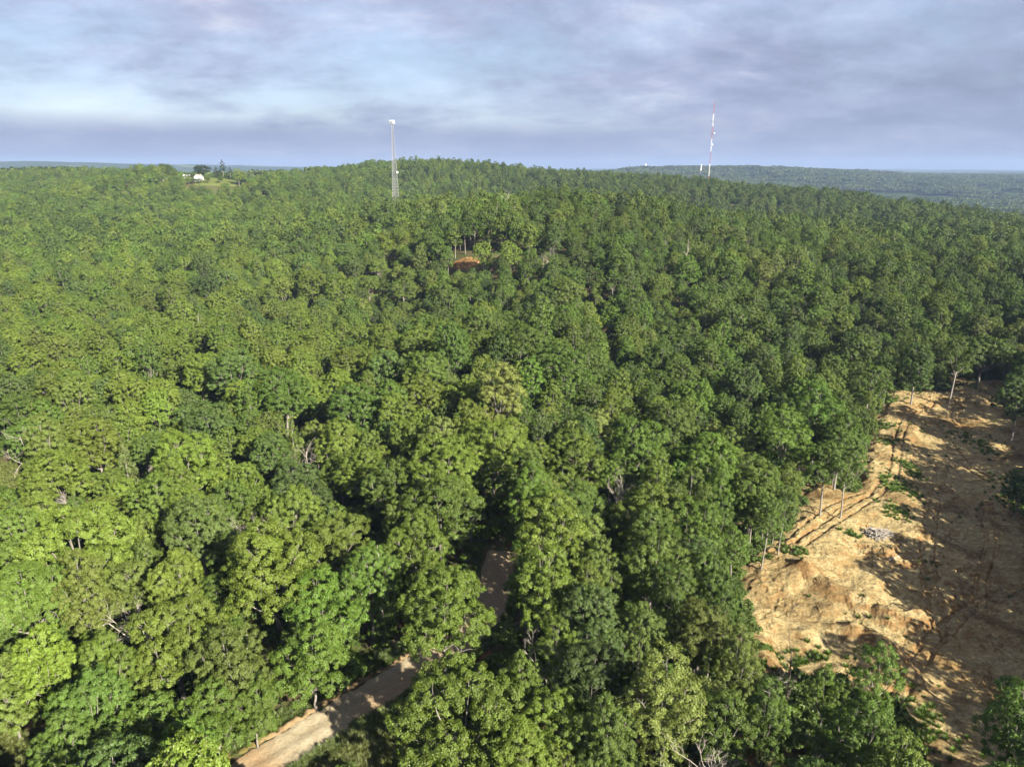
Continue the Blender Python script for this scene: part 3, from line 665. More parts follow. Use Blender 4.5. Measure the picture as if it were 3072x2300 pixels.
# on the view line to the road, the verge and the clay patch nothing tall may stand
OPEN = [[(690, 2320), (870, 2320), (1010, 2215), (1190, 2110), (1270, 2010), (1240, 1960), (1130, 2030), (900, 2160)],
        [(1440, 1990), (1530, 1990), (1530, 1880), (1520, 1720), (1500, 1660), (1470, 1700), (1455, 1760), (1475, 1830), (1470, 1900)],
        [(860, 2320), (1010, 2215), (1190, 2110), (1200, 2180), (1180, 2320)],
        [(2240, 1670), (2340, 1620), (2420, 1500), (2430, 1455), (2555, 1480), (2600, 1300), (2670, 1180), (2860, 1140), (3010, 1150), (3030, 1230), (3090, 1300), (3100, 2090), (2990, 2150),
         (2850, 2280), (2700, 2160), (2600, 2060), (2720, 2000), (2680, 1920), (2450, 1960), (2330, 2000), (2245, 1870), (2212, 1740)],
        [(2700, 2080), (2990, 2080), (2965, 2330), (2800, 2330), (2680, 2150)],
        [(1345, 806), (1400, 768), (1440, 774), (1434, 808), (1370, 812)], [(-50, 2210), (130, 2210), (150, 2350), (-50, 2350)], [(-60, 1400), (60, 1390), (60, 1470), (-60, 1480)],
        [(580, 520), (612, 518), (735, 548), (730, 556), (580, 552)]]
def blocks(x, y, R, zc):
    u, v, d_ = project(np.array([x, y, H(x, y)+zc]))
    if y < 10: return False
    r = R*FPX/d_
    for (dx_, dy_), (pu, pv, *_r) in zip(dead_xy, DEAD):
        if y < dy_+1 and math.hypot(u-pu, v-(pv-8)) < r*0.85+14: return True
    if u < -r or u > 3072+r or v > 2300+r: return False
    return any(poly_sd(np.array([float(u)]), np.array([float(v)]), Pg)[0] < r*0.82 for Pg in OPEN)
for (x, y), mn, tn in zip(cand, mixn, tone):
    side = (x + 0.15*y + 22*mn) > 15
    kind = (kinds_r if side else kinds_l)[int(r2.integers(0, 6))]
    if r2.uniform() < (0.02 if side else 0.05): kind = 'cedar'
    R = NEAR[kind][0][2]*float(r2.uniform(0.52, 1.06))
    if not free(x, y, R) or blocks(x, y, R, NEAR[kind][0][3]*R/NEAR[kind][0][2]): continue
    u = r2.uniform()+0.30*tn
    if kind == 'cedar': col = 'dull' if u < 0.6 else 'grey'
    elif side: col = 'dark' if u < 0.06 else 'green' if u < 0.48 else 'bright' if u < 0.70 else 'olive' if u < 0.9 else 'blue' if u < 1.0 else 'pale'
    else: col = 'dark' if u < 0.05 else 'green' if u < 0.30 else 'blue' if u < 0.38 else 'dull' if u < 0.50 else 'olive' if u < 0.95 else 'lime' if u < 0.98 else 'olive'
    put(x, y, R); add_tree(x, y, kind, col, R, None, r2)

# ------------------------------------------------------------------ the 300 trees that show largest stand as things of their own
T = trees
ctr = np.array([(t[0], t[1], t[2]+NEAR[t[3]][t[4]][3]*t[6]) for t in T])
U, Vp, dep = project(ctr); rpx = np.array([t[5]*NEAR[t[3]][t[4]][2] for t in T])*FPX/dep
inside = (U > -0.3*rpx) & (U < 3072+0.3*rpx) & (Vp > 0) & (Vp < 2300+0.3*rpx) & (ctr[:, 1] > 20)
score = np.where(inside, rpx, 0); score[:fill_start] = np.where(inside[:fill_start], score[:fill_start]*1.6+5, 0)
order = np.argsort(-score); single = set(int(i) for i in order[:300] if score[i] > 0)
used_labels = set()
def where_phrase(u, v, x, y):
    d = line_d(np.array([x]), np.array([y]), ROADL)[0]; s = poly_sd(np.array([x]), np.array([y]), CLEAR)[0]
    if s < 0: return 'within the clearing'
    if s < 9: return 'at the clearing edge'
    if d < 10: return 'beside the dirt road'
    if v > 1500: return 'left of the road' if u < 1400 else 'between road and clearing'
    if u < 1000: return 'in the left canopy'
    if u > 2100: return 'above the clearing'
    return 'on the central slope'
ONES = 'zero one two three four five six seven eight nine ten eleven twelve thirteen fourteen fifteen sixteen seventeen eighteen nineteen'.split()
TENS = 'x x twenty thirty forty fifty sixty seventy eighty ninety'.split()
def words(p):
    k = int(round(max(0, min(99, p))))
    return ONES[k] if k < 20 else TENS[k//10]+('-'+ONES[k % 10] if k % 10 else '')
def tree_thing(i):
    x, y, z, kind, v, s, sz, rot, col, rgb = T[i]; cm, tm, R, zm, zt = NEAR[kind][v]
    root = bpy.data.objects.new('cedar_tree' if kind == 'cedar' else 'broadleaf_tree', None); COL.objects.link(root)
    root.location = (x, y, z-0.05); root.rotation_euler = (0, 0, rot); root.scale = (s, s, sz); root.empty_display_size = 0.5
    k = link('trunk', tm, root); c = link('crown', cm, root); c['leafcol'] = [float(a) for a in rgb]+[1.0]
    u, vv = U[i], Vp[i]
    size = ''
    for size in ('', 'larger ', 'smaller '):
        lab = f'{size}{WORD[col]} {KWORD[kind]} {where_phrase(u, vv, x, y)}, {words(u/30.72)} percent across, {words(vv/23.0)} down'
        if lab not in used_labels: break
    used_labels.add(lab)
    return tag(root, lab, 'tree', 'single trees of the wood')
for i in order[:300]:
    if int(i) in single: tree_thing(int(i))

# ------------------------------------------------------------------ woods that read as one mass
def proto_collection(name, meshes):
    c = bpy.data.collections.new(name)
    for k, m in enumerate(meshes):
        o = bpy.data.objects.new(f'{name}_{k:03d}', m); c.objects.link(o)
    return c
def join_meshes(name, parts, mats):
    V = []; Fq = []; fm = []; n = 0
    for k, (v, f) in enumerate(parts):
        V.append(v); Fq.append(f+n); fm.append(np.full(len(f), k)); n += len(v)
    return mesh_np(name, np.concatenate(V), np.concatenate(Fq), mats, np.concatenate(fm))
def read_mesh(me):
    v = np.empty(len(me.vertices)*3, np.float32); me.vertices.foreach_get('co', v)
    f = np.empty(len(me.loops), np.int32); me.loops.foreach_get('vertex_index', f)
    return v.reshape(-1, 3), f.reshape(-1, 4)
_gn = {}
def scatter(name, P, idx, rot, scl, colr, coll, label, loc_z=0):
    me = bpy.data.meshes.new(name); n = len(P)
    me.vertices.add(n); me.vertices.foreach_set('co', np.asarray(P, np.float32).ravel())
    def at(nm, ty, dat, key='value'):
        a = me.attributes.new(nm, ty, 'POINT'); a.data.foreach_set(key, dat)
    at('pick', 'INT', np.asarray(idx, np.int32)); r = np.zeros((n, 3), np.float32); r[:, 2] = rot
    at('turn', 'FLOAT_VECTOR', r.ravel(), 'vector'); at('size', 'FLOAT_VECTOR', np.asarray(scl, np.float32).ravel(), 'vector')
    c4 = np.ones((n, 4), np.float32); c4[:, :3] = colr; at('leafcol', 'FLOAT_COLOR', c4.ravel(), 'color')
    o = link(name, me)
    g = bpy.data.node_groups.new('scatter_'+name, 'GeometryNodeTree')
    g.interface.new_socket('Geometry', in_out='INPUT', socket_type='NodeSocketGeometry'); g.interface.new_socket('Geometry', in_out='OUTPUT', socket_type='NodeSocketGeometry')
    gi = g.nodes.new('NodeGroupInput'); go = g.nodes.new('NodeGroupOutput'); ip = g.nodes.new('GeometryNodeInstanceOnPoints')
    ci = g.nodes.new('GeometryNodeCollectionInfo'); ci.inputs['Collection'].default_value = coll
    ci.inputs['Separate Children'].default_value = True; ci.inputs['Reset Children'].default_value = True
    def na(nm, ty):
        q = g.nodes.new('GeometryNodeInputNamedAttribute'); q.data_type = ty; q.inputs[0].default_value = nm; return q.outputs[0]
    g.links.new(gi.outputs[0], ip.inputs['Points']); g.links.new(ci.outputs[0], ip.inputs['Instance'])
    ip.inputs['Pick Instance'].default_value = True
    g.links.new(na('pick', 'INT'), ip.inputs['Instance Index']); g.links.new(na('turn', 'FLOAT_VECTOR'), ip.inputs['Rotation']); g.links.new(na('size', 'FLOAT_VECTOR'), ip.inputs['Scale'])
    g.links.new(ip.outputs[0], go.inputs[0])
    m = o.modifiers.new('scatter', 'NODES'); m.node_group = g
    return setting(o, 'stuff', label)

# level 1: the same near trees (joined) up to the edge of the hand-planted area
keys = [(k, v) for k in NEAR for v in range(len(NEAR[k]))]
def thinned(me, step=3, grow=1.62):            # these stand farther off: fewer, larger leaf sprays
    v, f = read_mesh(me); q = v.reshape(-1, 4, 3)[::step]; c = q.mean(1, keepdims=True); q = c+(q-c)*grow
    return q.reshape(-1, 3), np.arange(4*len(q)).reshape(-1, 4)
near_join = [join_meshes('wood_tree', [thinned(NEAR[k][v][0]), read_mesh(NEAR[k][v][1])], (M_LEAF, M_BARK)) for k, v in keys]
C1 = proto_collection('wood_near', near_join); kidx = {kv: i for i, kv in enumerate(keys)}
rest = [i for i in range(len(T)) if i not in single]
scatter('woodland', [T[i][:3] for i in rest], [kidx[(T[i][3], T[i][4])] for i in rest], [T[i][7] for i in rest],
        [(T[i][5], T[i][5], T[i][6]) for i in rest], [T[i][9] for i in rest], C1, 'dense green broadleaf wood covering the middle slopes')

# level 2: 330 m to 1900 m
mids = []
for s in range(9):
    g_ = np.random.default_rng(300+s)
    R, zb, zt = [(5.0, 2.5, 15), (4.2, 2.5, 16), (5.8, 3, 14)][s % 3]
    V, F, lob = crown_parts(g_, R, zb, zt, 9, lob=0.42, clump=0.95, per=24, leaf=0.62, den=10)
    tb = MB(); tb.tube([[0, 0, -.5], [0.1, 0, 7], [0, .1, 12]], [0.3, .22, .1], 5, False)
    mids.append(join_meshes('wood_tree_mid', [(V, F), (np.concatenate(tb.V), np.concatenate(tb.F))], (M_LEAF, M_BARK)))
C2 = proto_collection('wood_mid', mids)
def mass(n, r0, r1, seed, k=0.84, minr=None):
    g_ = np.random.default_rng(seed)
    r = np.sqrt(g_.uniform(r0*r0, r1*r1, n)); a = g_.uniform(-k, k, n); return r*np.sin(a), r*np.cos(a), g_
def thin(x, y, d):
    seen = {}; keep = np.zeros(len(x), bool)
    for i in range(len(x)):
        ix, iy = int(x[i]//d), int(y[i]//d); ok = True
        for a in (-1, 0, 1):
            for b in (-1, 0, 1):
                q = seen.get((ix+a, iy+b))
                if q is not None and (q[0]-x[i])**2+(q[1]-y[i])**2 < d*d: ok = False; break
            if not ok: break
        if ok: seen[(ix, iy)] = (x[i], y[i]); keep[i] = True
    return keep
def tone_cols(x, y, g_, lift=1.0):  # lift below full darkens the leaves in place of missing self-shadowing
    tn = fbm(x/60, y/60, 37, 3); u = g_.uniform(size=len(x))+0.25*tn
    pal = np.array([PAL['dark'], PAL['green'], PAL['olive'], PAL['bright'], PAL['blue'], PAL['dull']])
    k = np.select([u < 0.08, u < 0.46, u < 0.76, u < 0.90, u < 0.97], [0, 1, 2, 3, 4], 5)
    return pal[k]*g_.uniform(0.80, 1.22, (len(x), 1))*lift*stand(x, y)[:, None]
x, y, g_ = mass(110000, 200, 1250, 5)
m = ~((np.abs(x) < 330) & (y < 400) & (np.abs(x) < 0.80*np.abs(y)+38)); x, y = x[m], y[m]
kp = thin(x, y, 6.7); x, y = x[kp], y[kp]; ko = keepout(x, y); x, y = x[~ko], y[~ko]
z = base_h(x, y); n = len(x); s = g_.uniform(0.62, 1.08, n)
houseY = at_depth(590, 545, 800)
ok = (np.hypot(x-houseY[0], y-houseY[1]) > 17) & ~((x > houseY[0]-45) & (x < houseY[0]+75) & (y > houseY[1]-2) & (y < houseY[1]+130));
_u, _v, _d = project(np.stack([x, y, z+9*s], 1)); _r = 5.5*s*FPX/_d; ok &= ~((poly_sd(_u, _v, [(588, 528), (640, 534), (725, 547), (730, 556), (640, 558), (588, 553)]) < _r*0.75) & (y < houseY[1]+20)); x, y, z, s = x[ok], y[ok], z[ok], s[ok]; n = len(x)
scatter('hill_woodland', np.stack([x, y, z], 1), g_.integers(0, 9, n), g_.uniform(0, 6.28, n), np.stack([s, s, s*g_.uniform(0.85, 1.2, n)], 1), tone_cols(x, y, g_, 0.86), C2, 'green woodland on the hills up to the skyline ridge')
# level 3: groves far off
groves = []
for q in range(5):
    g_ = np.random.default_rng(500+q); Vs = []; Fs = []; nn = 0
    for k in range(64):
        cx_, cy_2 = (k % 8-3.5)*8.5+g_.normal()*2.6, (k//8-3.5)*8.5+g_.normal()*2.6
        d = fib_dirs(g_, 14, -0.25); R = g_.uniform(3.4, 6.0); hz_ = g_.uniform(8, 13)
        c = np.array([cx_, cy_2, hz_])+d*np.array([R, R, R*0.85])*g_.uniform(.8, 1.15, (len(d), 1))
        v, f = leaves(g_, c, unit(d+g_.normal(size=d.shape)*.35), 4.2, 0.9); Vs.append(v); Fs.append(f+nn); nn += len(v)
    groves.append(mesh_np('grove', np.concatenate(Vs), np.concatenate(Fs), (M_LEAF,)))
C3 = proto_collection('groves', groves)
x, y, g_ = mass(60000, 1200, 5200, 6, 0.78)
kp = thin(x, y, 50); x, y = x[kp], y[kp]
fld = fbm(x/420, y/420, 77, 3); ok = ~((fld > 0.30) & (x > 300)); x, y = x[ok], y[ok]; z = base_h(x, y); n = len(x); s = g_.uniform(0.85, 1.1, n)
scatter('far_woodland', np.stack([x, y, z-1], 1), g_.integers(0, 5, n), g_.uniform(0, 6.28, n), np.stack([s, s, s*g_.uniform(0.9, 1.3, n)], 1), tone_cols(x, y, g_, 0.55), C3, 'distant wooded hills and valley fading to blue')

# understorey
sh = []
for q in range(5):
    g_ = np.random.default_rng(600+q); V, F, lob = crown_parts(g_, 1.5, 0.0, 2.6, 6, lob=0.5, clump=0.45, per=34, leaf=0.30, den=8, zmin=-0.1)
    sh.append(mesh_np('bush', V, F, (M_LEAF,)))
CS = proto_collection('bushes', sh)
g_ = np.random.default_rng(9)
q = g_.uniform([-130, 35], [150, 260], (14000, 2)); q = q[np.abs(q[:, 0]) < 0.78*q[:, 1]+12]; kp = thin(q[:, 0], q[:, 1], 1.9); q = q[kp]
x, y = q[:, 0], q[:, 1]; bad = (poly_sd(x, y, CLEAR) < 0.3) | (line_d(x, y, ROADL) < 4.3) | (line_d(x, y, TRACK) < 2.0)
for Pq in (VERGE, CORNER, MEADOW, JUNC): bad |= poly_sd(x, y, Pq) < 0.5
q = q[~bad]
inC = g_.uniform([20, 55], [100, 80], (900, 2)); c1 = hit(2460, 2150); inC = inC[np.hypot((inC[:, 0]-c1[0])/9, (inC[:, 1]-c1[1])/6) < 1]; q = np.concatenate([q, inC[:160]])
eb = g_.uniform([15, 55], [180, 225], (30000, 2)); sde = poly_sd(eb[:, 0], eb[:, 1], CLEAR); eb = eb[(sde > -0.8) & (sde < 3)][:420]; q = np.concatenate([q, eb])
x, y = q[:, 0], q[:, 1]; n = len(x); s = g_.uniform(0.5, 1.35, n); s[-len(eb):] *= 0.55
rd = line_d(x, y, ROADL); lush = np.clip(1-(rd-4)/9, 0, 1)
cb = np.array(PAL['green'])[None]*(1-lush[:, None])+np.array(PAL['bright'])[None]*lush[:, None]
scatter('undergrowth', np.stack([x, y, base_h(x, y)-0.1], 1), g_.integers(0, 5, n), g_.uniform(0, 6.28, n), np.stack([s, s, s*g_.uniform(0.7, 1.2, n)], 1), cb*g_.uniform(.75, 1.25, (n, 1)), CS, 'leafy undergrowth beneath and between the trees')

# grass and weeds
tf = []
for q in range(4):
    g_ = np.random.default_rng(700+q); k = 60; a = g_.uniform(0, 6.28, k); r = g_.uniform(0, .3, k); hgt = g_.uniform(.2, .6, k); le = g_.uniform(.1, .4, k); wd = 0.03
    b0 = np.stack([r*np.cos(a), r*np.sin(a), np.zeros(k)], 1); tp = b0+np.stack([le*np.cos(a), le*np.sin(a), hgt], 1); md = (b0+tp)/2+[0, 0, .08]
    sdv = np.stack([-np.sin(a), np.cos(a), 0*a], 1)*wd
    V = np.stack([b0-sdv, b0+sdv, md+sdv*.9, md-sdv*.9, md-sdv*.9, md+sdv*.9, tp+sdv*.2, tp-sdv*.2], 1).reshape(-1, 3); F = np.arange(8*k).reshape(-1, 4)
    tf.append(mesh_np('tuft', V, F, (M_LEAF,)))
CG = proto_collection('tufts', tf)
def region(poly, dens, seed):
    p = np.array(poly); g_ = np.random.default_rng(seed); lo, hi = p.min(0), p.max(0); n = int((hi-lo).prod()*dens)
    q = g_.uniform(lo, hi, (n, 2)); return q[poly_sd(q[:, 0], q[:, 1], poly) < 0]
def clz(x, y): return base_h(x, y)+0.10+clear_relief(x, y)*np.clip(-(poly_sd(x, y, CLEAR)+1.6*fbm(x/3.0, y/3.0, 3, 3))/3.0, 0, 1)
Q = []; Zq = []; Cq = []
for P_, dn, sd_ in ((VERGE, 9, 1), (CORNER, 5, 2), (MEADOW, 1.5, 3)):
    q = region(P_, dn, sd_); Q.append(q); Zq.append(base_h(q[:, 0], q[:, 1])+0.04); Cq.append(np.tile((0.092, 0.108, 0.029), (len(q), 1)))
g_ = np.random.default_rng(41)
SPOT = [(2730, 1412, 1.3, 3.0, 130), (2700, 1470, 1.8, 3.5, 120), (2660, 1470, 1.2, 2.5, 60), (2690, 1545, 1.6, 2.2, 110), (2385, 1672, 1.2, 1.2, 60), (2560, 1615, .9, .8, 30), (2660, 1335, 2.0, 1.4, 50), (2270, 1700, .6, .5, 15), (2300, 1690, .6, .5, 15),
        (2940, 1320, 1.6, 7, 120), (3050, 1440, 2.5, 3, 150), (3060, 1500, 2.0, 3, 150), (2680, 1215, 3, 2, 60), (2780, 1165, 9, 2.5, 300), (2640, 1290, 2, 2, 60), (2420, 1940, 3, 1.0, 80), (2480, 2090, 7, 4, 500), (2600, 2100, 5, 4, 200), (2330, 2100, 3, 4, 150), (2760, 2150, 3, 3, 120)]
for px_, py_, sx_, sy_, k in SPOT:
    c = hit(px_, py_); k = int(k*0.6); q = c[:2]+g_.normal(size=(k, 2))*np.array([sx_, sy_])*0.85; q = q[poly_sd(q[:, 0], q[:, 1], CLEAR) < 0]
    Q.append(q); Zq.append(clz(q[:, 0], q[:, 1])-0.02); Cq.append(np.tile(PAL['bright'], (len(q), 1)))
q = region(CLEAR, 0.06, 8); q = q[fbm(q[:, 0]/9, q[:, 1]/9, 91, 2) > 0.25]; Q.append(q); Zq.append(clz(q[:, 0], q[:, 1])-0.02); Cq.append(np.tile(PAL['dull'], (len(q), 1)))
e = dense[::1]; T_ = np.gradient(e, axis=0); T_ /= np.linalg.norm(T_, axis=1)[:, None]; Nn_ = np.stack([-T_[:, 1], T_[:, 0]], 1)
for sgn, lo, hi, k in ((-1, 2.6, 4.2, 5), (1, 3.9, 6.0, 5)):
    for _ in range(k): Q.append(e+Nn_*sgn*g_.uniform(lo, hi, (len(e), 1))); Zq.append(base_h(Q[-1][:, 0], Q[-1][:, 1])+0.02); Cq.append(np.tile((0.076, 0.104, 0.026), (len(e), 1)))
Q = np.concatenate(Q); Zq = np.concatenate(Zq); Cq = np.concatenate(Cq); n = len(Q); s = g_.uniform(0.5, 1.3, n)
scatter('grass', np.column_stack([Q, Zq]), g_.integers(0, 4, n), g_.uniform(0, 6.28, n), np.stack([s, s, s], 1), Cq*g_.uniform(.75, 1.3, (n, 1)), CG, 'grass and weeds on the verge and in the clearing')

# stones and clods on the bare clearing
st = []
for q in range(4):
    g_ = np.random.default_rng(800+q); b = MB(); b.box((0, 0, 0), (1, 1, .7)); V = np.concatenate(b.V)*g_.uniform(.6, 1.1, (8, 3)); st.append(mesh_np('clod', V, np.concatenate(b.F), (M_DIRT,)))
CK = proto_collection('clods', st); q = region(CLEAR, 0.9, 55); g_ = np.random.default_rng(56); q = q[fbm(q[:, 0]/6, q[:, 1]/6, 50, 2) > -0.05]; n = len(q); s = 0.08+0.28*g_.uniform(size=n)**4
scatter('soil_clods', np.column_stack([q, clz(q[:, 0], q[:, 1])]), g_.integers(0, 4, n), g_.uniform(0, 6.28, n), np.stack([s, s, s], 1), np.ones((n, 3)), CK, 'scattered clods and stones on the bare clay')

# ------------------------------------------------------------------ dead trees
for k, ((px_, py_, h_, v_, lab), (x, y)) in enumerate(zip(DEAD, dead_xy)):
    g_ = np.random.default_rng(900+k)
    if v_ in (0, 1, 2): b = dead_part(g_, h_*1.4, 0.08+0.007*h_, 5, [0.7, 0.85, 0.6][v_], 0, 0.58, (3, 4))
    elif v_ == 3: b = dead_part(g_, h_*1.7, 0.2, 2, 0.5, 0.3, 0.35, (2, 3))
    elif v_ == 4: b = dead_part(g_, h_, 0.10, 4, 0.8, 0.8, 0.45, (4, 5))
    else: b = dead_part(g_, h_, 0.16, 4, 0.85, 0.85, 0.28, (4, 5))
    root = bpy.data.objects.new('dead_tree', None); COL.objects.link(root)
    zt_ = 0.0
    lift = 0.0
    ins = poly_sd(np.array([x]), np.array([y]), CLEAR)[0] < 0
    z = float(clz(np.array([x]), np.array([y]))[0]) if ins else H(x, y)
    sc_ = 1.0 if v_ >= 3 else (1.35 if py_ > 900 else 1.3)
    root.location = (x, y, z); sc_ = 1.0
    link('trunk', b.trunk.mesh('trunk', M_DDARK if v_ == 5 else M_DEAD, True), root); link('branches', b.mesh('branches', M_DDARK if v_ == 5 else M_DEAD, True), root)
    tag(root, lab, 'dead tree', 'dead trees in the wood')

# ------------------------------------------------------------------ brush piles
def brush_pile(px_, py_, n, wx, wy, hh, mat, lab, seed):
    c = hit(px_, py_); g_ = np.random.default_rng(seed)
    root = bpy.data.objects.new('brush_pile', None); COL.objects.link(root)
    z0 = float(clz(np.array([c[0]]), np.array([c[1]]))[0]) if poly_sd(np.array([c[0]]), np.array([c[1]]), CLEAR)[0] < 0 else c[2]
    root.location = (c[0], c[1], z0)
    sticks = []
    for q in range(4):
        b = MB(); P = np.array([[-1, 0, 0], [-.3, .04*g_.normal(), .05*g_.normal()], [.4, .08*g_.normal(), .06*g_.normal()], [1, .1*g_.normal(), .1*g_.normal()]])
        b.tube(P, [.07, .06, .045, .02], 5, False)
        for _ in range(2):
            t = g_.uniform(.1, .8); b.tube([[t, 0, 0], [t+.3, .2*g_.normal(), .2*g_.normal()]], [.03, .01], 4, False)
        sticks.append(b.mesh('branch', mat, True))
    for k in range(n):
        o = link('branch', sticks[k % 4], root); u = g_.normal(size=2)*0.42
        o.location = (u[0]*wx, u[1]*wy, max(0.05, hh*math.exp(-(u[0]**2+u[1]**2)*1.6)*g_.uniform(.1, 1)))
        o.rotation_euler = (g_.uniform(0, 6), g_.normal()*0.22, g_.normal()*0.55+0.3+(math.pi if g_.uniform() < .5 else 0)); s = g_.uniform(.6, 1.7); o.scale = (s, s, s)
    return tag(root, lab, 'brush pile')
brush_pile(2632, 1605, 110, 2.6, 1.5, 1.3, M_BRUSH, 'grey heap of cut branches on the sunlit clearing', 1)
brush_pile(2066, 1762, 40, 1.5, 1.2, 0.8, M_BRUSH, 'small heap of brown cut logs half hidden under trees', 2)

c = hit(2683, 1675); g_ = np.random.default_rng(5); b = MB()
b.tube([(-1.3, 0, .14), (-.4, .1, .16), (.5, .05, .18), (1.4, .2, .24)], [.13, .12, .10, .06], 7); b.tube([(.3, .05, .2), (.8, -.4, .5)], [.05, .02], 5, False); b.tube([(-.3, .1, .2), (.1, .6, .45)], [.05, .02], 5, False)
o = link('fallen_branch', b.mesh('fallen_branch', M_DEAD, True), None, (c[0], c[1], float(clz(np.array([c[0]]), np.array([c[1]]))[0])-.05), 0.4)
tag(o, 'short pale fallen branch lying on the clay bank below the brush heap', 'branch')
# ------------------------------------------------------------------ towers
def empty(name, loc, rz=0):
    o = bpy.data.objects.new(name, None); COL.objects.link(o); o.location = loc; o.rotation_euler = (0, 0, rz); return o
def lattice_tower():
    Yd = 640.0; b0 = at_depth(1187, 600, Yd); top = at_depth(1180, 362, Yd)[2]; g0 = H(b0[0], b0[1]); Ht = top-g0
    root = empty('lattice_tower', (b0[0], b0[1], g0-0.2), rad(14)); A_ = [rad(90+120*k) for k in range(3)]
    def rr_(z): return 3.3*(1-z/Ht)+0.62
    for a in A_:
        z = np.linspace(0, Ht, 12); b = MB(); b.tube(np.stack([rr_(z)*math.cos(a), rr_(z)*math.sin(a), z], 1), np.linspace(0.16, 0.09, 12), 6)
        link('leg', b.mesh('leg', M_STEEL, True), root)
    zs = [0.0]
    while zs[-1] < Ht-3: zs.append(zs[-1]+max(2.2, rr_(zs[-1])*0.85))
    zs[-1] = Ht-0.3
    for k in range(3):
        a, c = A_[k], A_[(k+1) % 3]; bh = MB(); bd = MB()
        def pt(an, z): return np.array([rr_(z)*math.cos(an), rr_(z)*math.sin(an), z])
        for i in range(len(zs)-1):
            bh.tube([pt(a, zs[i]), pt(c, zs[i])], [.075, .075], 4, False)
            bd.tube([pt(a, zs[i]), pt(c, zs[i+1])], [.07, .07], 4, False); bd.tube([pt(c, zs[i]), pt(a, zs[i+1])], [.07, .07], 4, False)
        link('horizontal_braces', bh.mesh('horizontal_braces', M_STEEL), root); link('cross_braces', bd.mesh('cross_braces', M_STEEL), root)
    b = MB(); b.tube([[0.3, 0, 1], [0.3, 0, Ht-1]], [.16, .16], 5, False); link('cable_run', b.mesh('cable_run', M_DARK), root)
    fr = MB()
    for k in range(3):
        a, c = rad(30+120*k), rad(150+120*k)
        for z in (Ht-1.8, Ht-0.2): fr.tube([(2.5*math.cos(a), 2.5*math.sin(a), z), (2.5*math.cos(c), 2.5*math.sin(c), z)], [.07, .07], 5, False)
        fr.tube([(0, 0, Ht-1.0), (2.5*math.cos(a), 2.5*math.sin(a), Ht-1.0)], [.08, .08], 5, False)
    link('antenna_frame', fr.mesh('antenna_frame', M_STEEL), root)
    pm = MB(); pm.box((0, 0, 0), (0.22, 0.42, 2.7)); pm.box((-0.18, 0, 0), (0.14, 0.12, 2.9)); pmesh = pm.mesh('antenna_panel', M_WHITE)
    for k in range(3):
        a, c = rad(30+120*k), rad(150+120*k); p0 = np.array([2.5*math.cos(a), 2.5*math.sin(a)]); p1 = np.array([2.5*math.cos(c), 2.5*math.sin(c)])
        for t in (0.06, 0.35, 0.65, 0.94):
            q = (p0+(p1-p0)*t)*1.06; o = link('antenna_panel', pmesh, root, (q[0], q[1], Ht-0.9), math.atan2(*( (p0+p1)/2)[::-1]))
    ds = MB(); prof = [(0, 0.05), (.5, .12), (.85, .32), (.95, .5)]
    P = np.array([[0, -r_[1], 0] for r_ in prof]); V = []; Fc = []
    for i, (r_, d_) in enumerate(prof):
        for j in range(14): an = j*2*math.pi/14; V.append((r_*math.cos(an), -d_, r_*math.sin(an)))
    for i in range(len(prof)-1):
        for j in range(14): Fc.append((i*14+j, i*14+(j+1) % 14, (i+1)*14+(j+1) % 14, (i+1)*14+j))
    ds.add(V, Fc); ds.tube([[0, 0.6, 0], [0, -.1, 0]], [.15, .15], 6)
    zd = at_depth(1192, 516, Yd)[2]-g0
    a = A_[2]; link('dish_antenna', ds.mesh('dish_antenna', M_WHITE, True), root, (rr_(zd)*math.cos(a)+.2, rr_(zd)*math.sin(a)-.7, zd), rad(20))
    sh_ = MB(); sh_.box((3, -7, 1.4), (3.5, 2.6, 2.8)); link('equipment_shelter', sh_.mesh('equipment_shelter', M_WHITE), root)
    return tag(root, 'grey steel lattice cell tower with white antenna panels on top', 'tower')
lattice_tower()
